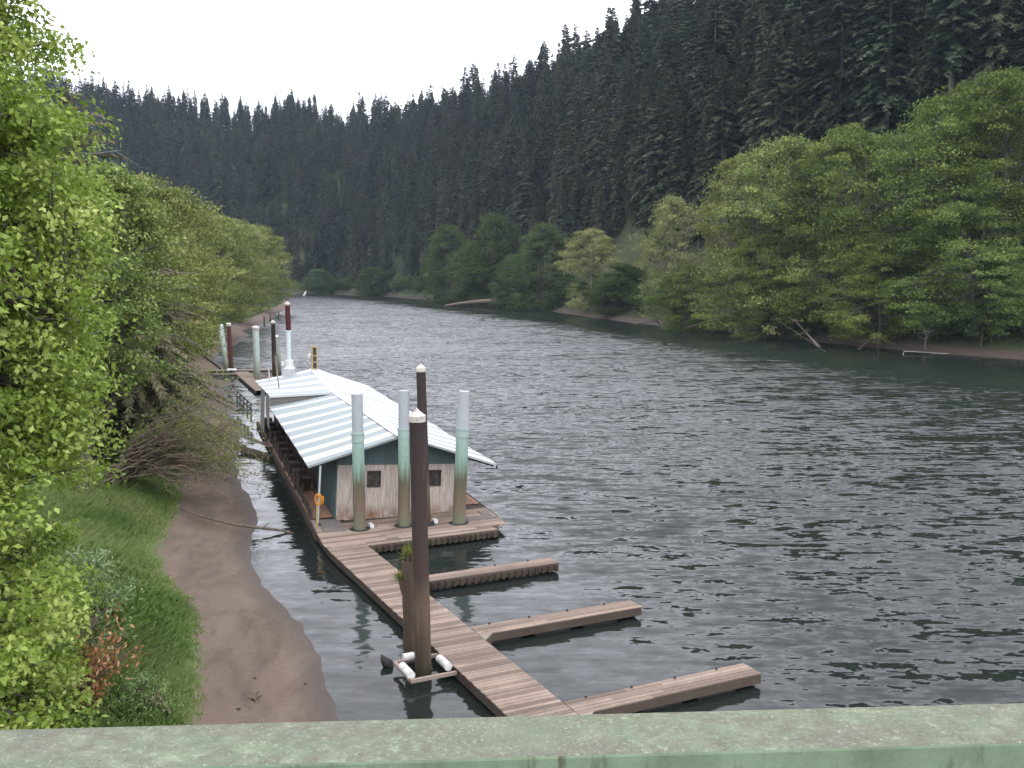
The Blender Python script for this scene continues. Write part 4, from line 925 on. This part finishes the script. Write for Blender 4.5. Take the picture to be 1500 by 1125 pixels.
pile('steel_pile', PB_, GY(591.5, 572, PB_[1]), .245, 'green_pile', 'green stained pile with grey sleeve partly behind the tall black pile', 'green piles at the boathouse front', collar=4.52)
pile('steel_pile', PC, GY(680, 573, PC[1]), .27, 'green_pile', 'bright green pile with fluted tapering grey sleeve at the right corner of the boathouse', 'green piles at the boathouse front', collar=4.45, flute=True)
pile('dock_pile', P3, GY(616.5, 541, P3[1]), .20, 'creosote', 'black pile with white pointed cap standing behind the nearer black one at the boathouse front', None, 'cone')
FG = 'piles around the far landing'
pile('landing_pile', G(333, 541, .3), GY(323, 476, 109), .30, 'pale_green_pile', 'leaning pale green pile at the left end of the far landing', FG)
pile('landing_pile', G(339, 541, .3), GY(335, 476, 109), .24, 'red_pile', 'dark red pile with flat pale cap beside the leaning pale green one', FG, 'flat')
pile('landing_pile', G(377, 556, .3), GY(374.5, 481, 98), .32, 'pale_green_pile', 'upright pale green pile with flat top between the far landing and the boathouse roof', FG, 'flat')
pile('landing_pile', G(402, 548, .3), GY(400, 472, 103), .23, 'creosote', 'slim black pile with white pointed cap behind the boathouse roof', FG, 'cone')
pile('landing_pile', G(409, 545, .3), GY(405, 492, 105), .22, 'pale_green_pile', 'short pale pile half hidden behind the slim black one', FG)
pile('landing_pile', G(425, 545, .3), GY(421, 445, 104), .27, 'red_pile', 'tallest dark red pile with white cone cap behind the chimney', FG, 'cone')
for (x0, y0, y1), lb in zip(((387, 477, 463), (396, 471, 460), (408, 468, 455)), ('small dark post standing in the water nearest the far landing', 'middle small dark post off the left beach', 'farthest small dark post off the left beach by the point')):
    q = G(x0, y0); pile('mooring_post', q, GY(x0, y1, q[1]), .16, 'creosote', lb, 'small posts off the left beach', k=8)

# ------------------------------------------------------------------ things on and around the boathouse
def on_roof(px, py, Uside=-1):
    """point where the sight line meets the left roof slope behind the gap"""
    inv = house_mw.inverted(); o = inv @ Vector((0, 0, CZ)); d = (inv.to_3x3() @ Vector(ray(px, py))).normalized(); s_ = 20.0
    while s_ < 110:
        q = o + d*s_; zr = rid2(q[1]) + (eav2(q[1]) - rid2(q[1]))*(-q[0]/3.97)
        if 15 < q[1] < 31 and q[2] < zr: break
        s_ += .05
    return np.array(house_mw @ q)
q = on_roof(424, 549); root = empty('chimney', tuple(q)); b = MB()
b.box((0, 0, .05), (.42, 0, 0), (0, .42, 0), (0, 0, .42)); b.build('flashing_box', M['grey_metal'], root, .02)
k = q[1]/1444; b = MB(); b.tube([(0, 0, .47), (0, 0, .62)], [.40, .30], 16); b.tube([(0, 0, .60), (0, 0, 1.05)], .31, 16); b.tube([(-.42, 0, .62), (-.42, 0, .95)], .16, 8); b.build('cowl', M['white_plastic'], root, .01)
b = MB(); htop = GY(424, 484, q[1])[2] - q[2]; b.tube([(0, 0, 1.05), (0, 0, htop)], .19, 16); b.tube([(0, 0, htop - .12), (0, 0, htop)], .225, 16); b.build('flue', M['chimney'], root)
tag(root, 'pale grey metal chimney flue rising from the back of the striped roof', 'chimney')
for (x0, y0, x1, y1), lb in zip(((409, 568, 403, 521), (395, 560, 393.5, 540)), ('thin tall wooden pole standing on the striped roof', 'short thin metal pipe on the roof edge beside the chimney')):
    q = on_roof(x0, y0); b = MB(); e = GY(x1, y1, q[1]) - q; b.tube([-UZ*.1, e*.5, e], [.045, .042, .035], 8); o = b.build('roof_pole', M['pale_timber'] if x0 == 409 else M['grey_metal']); o.location = tuple(q); tag(o, lb, 'pole')
q = HW(.05, 28.6, ridge(28.6)); root = empty('ridge_post', tuple(q)); b = MB(); hh = GY(453, 507, q[1])[2] - q[2]
b.box((0, 0, hh/2 - .1), Hr*.20, Ha*.14, (0, 0, hh/2 + .1), .5); b.build('post', M['yellow_wood'], root, .01)
b = MB()
for z0_, z1_ in ((.12, .5), (.6, .95), (1.05, hh - .1)): b.box(-Ha*.15 + UZ*(z0_ + z1_)/2 + Hr*.02, Hr*.12, Ha*.012, UZ*(z1_ - z0_)/2, .5)
b.build('worn_panel', M['dark_timber'], root); b = MB(); b.tube([(-.36, 0, hh*.60), (-.20, 0, hh*.66)], [.10, .06], 10); b.tube([(-.36, 0, hh*.5), (-.36, 0, hh*.62)], .09, 10); b.build('insulator', M['white_plastic'], root)
tag(root, 'yellowish wooden post with worn grey panels at the far end of the roof ridge', 'post')
ia = q + np.array([-.36, 0, hh*.55])
q = on_roof(433, 539); b = MB(); b.tube([ia, (ia + q)/2 - UZ*.12, q + UZ*.05], .012, 4); tag(b.build('service_cable', M['black']), 'thin dark cable sagging from the ridge post to the chimney', 'cable')
a0, a1 = GY(330, 523, 108), GY(401, 521.5, 103.4); b = MB(); b.tube([a0*(1-s_) + a1*s_ - UZ*.5*math.sin(math.pi*s_) for s_ in np.linspace(0, 1, 12)], .03, 4); tag(b.build('pile_cable', M['black']), 'slack dark cable strung between the far piles', 'cable')
# far landing
land = empty('far_landing', tuple(G(345, 545, 0))); b = MB()
p0, p1 = G(343, 545, .42), G(374, 572, .42); sd = np.array([.86, .5, 0])
n = 60
for i in range(n): c_ = p0 + (p1 - p0)*(i + .5)/n; b.box(c_ + sd*.75 + UZ*(-.02), sd*.75, unit(p1 - p0)*np.linalg.norm(p1 - p0)/n*.46, UZ*.02)
local(b, land).build('walkway', M['deck'], land)
b = MB(); b.bar(p0 - UZ*.2, p1 - UZ*.2, .06, .3); local(b, land).build('fascia', M['fascia'], land)
b = MB(); l0, l1 = G(300, 543, .45), G(400, 541.5, .45); b.bar(l0, l1, .5, .12, tone=.1); l2, l3 = G(312, 548, .35), G(400, 547, .35); b.bar(l2, l3, .35, .14, tone=.4); b.bar(G(400, 552, .35), G(360, 552, .35), .3, .14, tone=.5)
local(b, land).build('cross_beam', M['pale_timber'], land)
b = MB(); b.bar(G(306, 545, .1), G(398, 544.5, .1), .8, .3, tone=.2); local(b, land).build('float_log', M['dark_timber'], land)
for x in (336, 343):
    b = MB(); e = G(x, 542, .6); b.tube([e - De*.25, e + De*.25], .16, 10); local(b, land).build('white_roller', M['white_plastic'], land)
tag(land, 'narrow far landing of pale planks beyond the boathouse, between the far piles', 'landing')
a0, a1 = G(323, 540, .5), GY(285, 510, 104); b = MB(); b.tube([a0, (a0+a1)/2 - UZ*.08, a1], [.11, .10, .08], 8); tag(b.build('leaning_pole', M['dark_timber']), 'dark pole slanting from the far landing up to the left beach', 'pole')
# wooden rail left of the roof
rail_timber = mat_plain('grey_rail_timber', (0.07, 0.07, 0.075), (0.13, 0.125, 0.125), 0.9, 5)
root = empty('wooden_railing', tuple(G(358, 604, .4))); o = np.array(root.location)
r0, r1 = G(347.5, 597, .45), G(368, 618, .45)
for s_ in np.linspace(0, 1, 5): b = MB(); e = r0*(1-s_) + r1*s_ - o; b.bar(e, e + UZ*1.35, .10, .10, up=(0, 1, 0)); b.build('upright', rail_timber, root)
for z_ in (.45, .85, 1.25): b = MB(); b.bar(r0 - o + UZ*z_ + De*.07, r1 - o + UZ*z_ + De*.07, .05, .13); b.build('rail', rail_timber, root)
tag(root, 'grey wooden ladder railing standing over the water left of the boathouse roof', 'railing')
# plank crossing to the shore and the log under it
a0, a1 = G(356, 640, .55), HP(-1.1, 18.6, .55); b = MB()
for i in range(2): b.bar(a0 + Ha*.28*i, a1 + Ha*.28*i, .25, .06)
b.bar(a0 + (a1 - a0)*.62 + Ha*-.2 + UZ*.045, a0 + (a1 - a0)*.62 + Ha*.5 + UZ*.045, .05, .03)
tag(b.build('plank_crossing', M['pale_timber']), 'two weathered planks crossing the narrow water from the boathouse to the shore', 'gangplank')
a0, a1 = G(358, 661, .12), HP(-1.2, 17.0, .12); b = MB(); b.tube([a0 + (a1 - a0)*s_ + UZ*.04*math.sin(5*s_) for s_ in np.linspace(0, 1, 8)], [.30, .27, .25, .26, .24, .24, .23, .22], 9); b.tube([a0 + UZ*.2, a0 + UZ*.25 + Ha*.4 - Hr*.5], [.22, .1], 7)
tag(b.build('floating_log', M['dark_timber']), 'dark waterlogged log floating under the plank crossing', 'log')
a0 = HP(-.98, -1.35, ZD); root = empty('line_holder', tuple(a0)); b = MB(); b.tube([(0, 0, 0), (.02, 0, 1.0), (.05, .02, 1.5)], .04, 7); b.build('stick', M['yellow_wood'], root)
b = MB(); ang = np.linspace(0, 2*np.pi*2.1, 34); b.tube([(.04 + 0.11*math.cos(a) + .01*a, -.06 + .008*a, 1.28 + .22*math.sin(a)) for a in ang], .038, 7); b.build('coil', M['orange'], root)
tag(root, 'orange coiled line hung on a stick at the front left corner of the boathouse', 'rope')

# ------------------------------------------------------------------ beach and water odds and ends
ctl = [(266, 748, .85), (300, 759, .75), (345, 770, .5), (385, 775, .22), (412, 778, .08), (432, 784, -.10)]; b = MB()
pts = [G(x, y, z_) for x, y, z_ in ctl]; pts = [p_ + UZ*.04 for p_ in pts]
for i in range(1, 3): pts[i][2] = max(pts[i][2], gz(pts[i][0], pts[i][1]) + .04)
b.tube(pts, [.035, .055, .06, .065, .06, .05], 8); b.tube([pts[0], pts[0] + np.array([-.15, -.12, .12])], [.03, .012], 6); b.tube([pts[3], pts[3] + np.array([.2, .35, .18])], [.03, .01], 5); b.tube([pts[1], pts[1] + np.array([.1, -.25, .12])], [.02, .008], 5)
b.build('driftwood_branch', M['drift'])
tag(bpy.data.objects['driftwood_branch'], 'long thin bare branch lying across the sand into the water', 'branch')
p = onbank(372, 1026, .4); b = MB(); g = np.random.default_rng(2)
for k in range(9): a = g.uniform(0, 3.14); L_ = g.uniform(.12, .32); b.tube([np.zeros(3) + g.normal(size=3)*.03 + UZ*.03, np.array([math.cos(a)*L_, math.sin(a)*L_*.6, .05 + g.random()*.22])], [.03, .008], 5)
o = b.build('driftwood_scrap', M['twig']); o.location = tuple(p); tag(o, 'small twiggy scrap of driftwood alone on the lower sand', 'driftwood')
def pebble(px, py, s_, lb):
    p = onbank(px, py, .4); b = MB(); b.tube([(0, 0, -.03), (0, 0, .02), (0, 0, s_*.6)], [s_*.8, s_, s_*.4], 7); o = b.build('beach_stone', M['dark_timber']); o.location = tuple(p); tag(o, lb, 'stone')
pebble(349, 1039, .06, 'small dark stone on the sand just above the railing'); pebble(373, 994, .05, 'small dark stone on the sand above the driftwood scrap'); pebble(447, 1002, .05, 'small dark stone on the wet sand near the water')
q = G(567, 977, 0); b = MB()
b.tube([(-.16, .05, .34), (-.10, .02, .22), (-.02, 0, .12), (.06, 0, .08), (.12, -.02, -.05)], [.02, .10, .15, .14, .08], 9); b.tube([(.02, -.05, .1), (.13, -.04, .0)], [.11, .06], 7)
o = b.build('floating_stub', M['black']); o.location = tuple(q); tag(o, 'small black pointed lump sticking out of the water left of the dock piles', 'driftwood')
# drift log on the far bank
a0, a1 = G(652, 448, .25), G(722, 441, 2.2); b = MB(); b.tube([a0 + (a1 - a0)*s_ + UZ*.3*math.sin(3*s_) for s_ in np.linspace(0, 1, 7)], np.linspace(.35, .8, 7), 9)
for k in range(7): a = k*.9; b.tube([a1, a1 + np.array([math.cos(a)*1.5 + 1, math.sin(a)*.8, math.sin(a)*1.5 + .3])], [.35, .08], 5)
tag(b.build('drift_log', M['drift']), 'long pale drift log with root end resting in the far shallows', 'log')
# dead sticks and snags along the far mud
def snag(pts, r0, label, mat='drift', forks=3, seed=0):
    g = np.random.default_rng(seed); b = MB(); pts = [np.asarray(p_) for p_ in pts]; b.tube(pts, np.linspace(r0, r0*.35, len(pts)), 7)
    for k in range(forks):
        s0 = pts[g.integers(1, len(pts))]; b.tube([s0, s0 + g.normal(size=3)*[1.0, .5, .7] + [0, 0, .3]], [r0*.4, r0*.1], 5)
    tag(b.build('bank_snag', M[mat]), label, 'snag')
snag([G(1210, 516, 1.2), GY(1130, 463, 160), GY(1080, 449, 164), GY(1035, 456, 166)], .03, 'long arched dead limb above the mud at the middle of the far bank', 'bark', 4, 1)
snag([G(1258, 512, .1), GY(1285, 488, 141)], .22, 'dark stick slanting from the mud into the undergrowth under the alders', 'dark_timber', 1, 2)
snag([G(1323, 520, .0), GY(1324, 514.5, 134), GY(1390, 518, 131)], .09, 'thin pale stick lying low over the water on the right of the far bank', 'bark_pale', 1, 3)
snag([G(1355, 515, .4), GY(1356, 496, 134), GY(1362, 486, 134)], .09, 'grey root clump of an upturned stump at the right of the far bank', 'bark', 14, 4)
snag([G(1200, 508, .3), GY(1180, 487, 150), GY(1165, 470, 150)], .22, 'mossy forked snag leaning over the mud below the wide alder', 'drift', 7, 5)
snag([G(930, 474.5, .3), GY(962, 470, 205)], .25, 'flat drift stick on the far mud at the left of the alders', 'drift', 4, 6)
snag([G(998, 480, .0), GY(998, 469, 193)], .22, 'short upright dark stump at the far water edge', 'dark_timber', 0, 7)
snag([G(1000, 482, .4), GY(1040, 470, 180), GY(1062, 464, 178)], .14, 'thin pale limb lying on the far bank beside the short stump', 'drift', 3, 8)
# bare trees showing between the alders
def bare_tree(px, base_y, top, Y, label, seed):
    p = GY(px, top, Y); x, y = p[0], p[1]; z0 = gz(x, y) - .3; H = p[2] - z0; g = np.random.default_rng(seed); b = MB()
    def rec(s0, d, L_, r, dep):
        pts = [s0]; 
        for k in range(4): d = unit(d + g.normal(size=3)*.14); pts.append(pts[-1] + d*L_/4)
        b.tube(pts, np.linspace(r, r*.55, 5), 5 if dep < 2 else 3, cap=False)
        if dep < 4:
            for k in range(3 if dep < 2 else 2): rec(pts[2 + k % 3], unit(d + g.normal(size=3)*.55), L_*g.uniform(.5, .7), r*.5, dep + 1)
    rec(np.zeros(3), np.array([.05, 0, 1.0]), H*.5, .15, 0); o = b.build('bare_tree', M['bark_pale']); o.location = (x, y, z0); tag(o, label, 'tree')
bare_tree(1300, 0, 208, 149, 'bare grey dead tree between the two large alders on the right bank', 91)
# something white at the far left bend, dark shed behind it
q = G(447.5, 433.5, .0); b = MB(); b.tube([q + [-.9, 0, .1], q + [-.2, 0, .9], q + [.3, 0, 2.2]], [.5, .55, .35], 8)
tag(b.build('channel_marker', M['white_plastic']), 'tiny white marker at the far left bend of the river', 'marker')

# ------------------------------------------------------------------ bridge railing the picture is taken over
ZR = CZ - 0.72; f0, f1 = G(0, 1067.5, ZR), G(1500, 1028, ZR); n0, n1 = G(0, 1124, ZR), G(1500, 1093.5, ZR)
dr_ = unit(f1 - f0); off = np.cross(UZ, dr_); wd = -float(((n0 + n1)/2 - f0) @ off)
root = empty('bridge_railing', tuple((f0 + f1)/2 - off*wd/2)); b = MB(); b.box((0, 0, -.075), dr_*4.5, off*wd/2, UZ*.075); b.build('top_rail', M['rail'], root, .005)
b = MB(); b.box((0, 0, -.55), dr_*4.5, off*.02, UZ*.03); b.build('lower_rail', M['rail'], root, .005)
for s_ in (-3.2, -1.1, 1.0, 3.1):
    b = MB(); b.box(dr_*s_ + UZ*-.65, dr_*.04, off*.03, UZ*.498); b.build('rail_post', M['rail'], root, .004)
tag(root, 'lichen speckled green painted bridge railing across the bottom of the view', 'railing')

# ------------------------------------------------------------------ air
hz = MB(); hz.box((-60, 690, 110), (1100, 0, 0), (0, 780, 0), (0, 0, 124)); hz = hz.build('haze', M['black']); hz.data.materials.clear()
t = NT('river_valley_haze'); pv = t.n('ShaderNodeVolumePrincipled', ins={'Color': (0.62, 0.79, 1.0, 1), 'Density': 0.000088, 'Anisotropy': 0.1})
t.t.links.new(pv.outputs[0], t.out.inputs['Volume']); hz.data.materials.append(t.m); tag(hz, 'thin pale bluish haze filling the valley air', 'haze', kind='stuff')

# ------------------------------------------------------------------ light, sky, camera
SUN_EL, SUN_AZ = R(52), R(168)            # azimuth clockwise from straight ahead: behind the camera, to the right
sun = bpy.data.lights.new('sun', 'SUN'); sun.energy = 0.7; sun.angle = R(20); sun.color = (1.0, 0.95, 0.88)
so = bpy.data.objects.new('sun', sun); COL.objects.link(so)
so.rotation_euler = Vector((-math.sin(SUN_AZ)*math.cos(SUN_EL), -math.cos(SUN_AZ)*math.cos(SUN_EL), -math.sin(SUN_EL))).to_track_quat('-Z', 'Y').to_euler()
w = bpy.data.worlds.new('World'); scene.world = w; w.use_nodes = True; nt = w.node_tree; nt.nodes.clear()
sky = nt.nodes.new('ShaderNodeTexSky'); sky.sky_type = 'NISHITA'; sky.sun_disc = False; sky.sun_elevation = SUN_EL; sky.sun_rotation = SUN_AZ; sky.dust_density = 3.0
b1 = nt.nodes.new('ShaderNodeBackground'); b1.inputs[1].default_value = 0.05; nt.links.new(sky.outputs[0], b1.inputs[0])
b2 = nt.nodes.new('ShaderNodeBackground'); b2.inputs[0].default_value = (0.975, 0.965, 1.04, 1); b2.inputs[1].default_value = 1.0      # the even cloud layer, brighter overhead
ge = nt.nodes.new('ShaderNodeTexCoord'); sx = nt.nodes.new('ShaderNodeSeparateXYZ'); nt.links.new(ge.outputs['Generated'], sx.inputs[0])
mr = nt.nodes.new('ShaderNodeMapRange'); mr.inputs['From Min'].default_value = 0.0; mr.inputs['From Max'].default_value = 0.6; mr.inputs['To Min'].default_value = 2.15; mr.inputs['To Max'].default_value = 2.5
nt.links.new(sx.outputs[2], mr.inputs[0]); nt.links.new(mr.outputs[0], b2.inputs[1])
ad = nt.nodes.new('ShaderNodeAddShader'); wo = nt.nodes.new('ShaderNodeOutputWorld')
nt.links.new(b1.outputs[0], ad.inputs[0]); nt.links.new(b2.outputs[0], ad.inputs[1]); nt.links.new(ad.outputs[0], wo.inputs[0])
cam = bpy.data.cameras.new('camera'); co = bpy.data.objects.new('camera', cam); COL.objects.link(co); scene.camera = co
cam.sensor_fit = 'HORIZONTAL'; cam.sensor_width = 36.0; cam.lens = 36.0*F/1500.0; cam.clip_start = 0.05; cam.clip_end = 5000
co.location = (0, 0, CZ); co.rotation_euler = (R(90) - PITCH, 0, 0)
vs = scene.view_settings; vs.view_transform = 'Standard'; vs.look = 'None'; vs.exposure = 0.12; vs.gamma = 1.0
cy = scene.cycles; cy.max_bounces = 6; cy.diffuse_bounces = 2; cy.glossy_bounces = 3; cy.transmission_bounces = 3; cy.volume_bounces = 0; cy.transparent_max_bounces = 4
cy.use_denoising = True; cy.use_adaptive_sampling = True; cy.adaptive_threshold = 0.02; cy.caustics_reflective = False; cy.caustics_refractive = False; cy.sample_clamp_indirect = 5
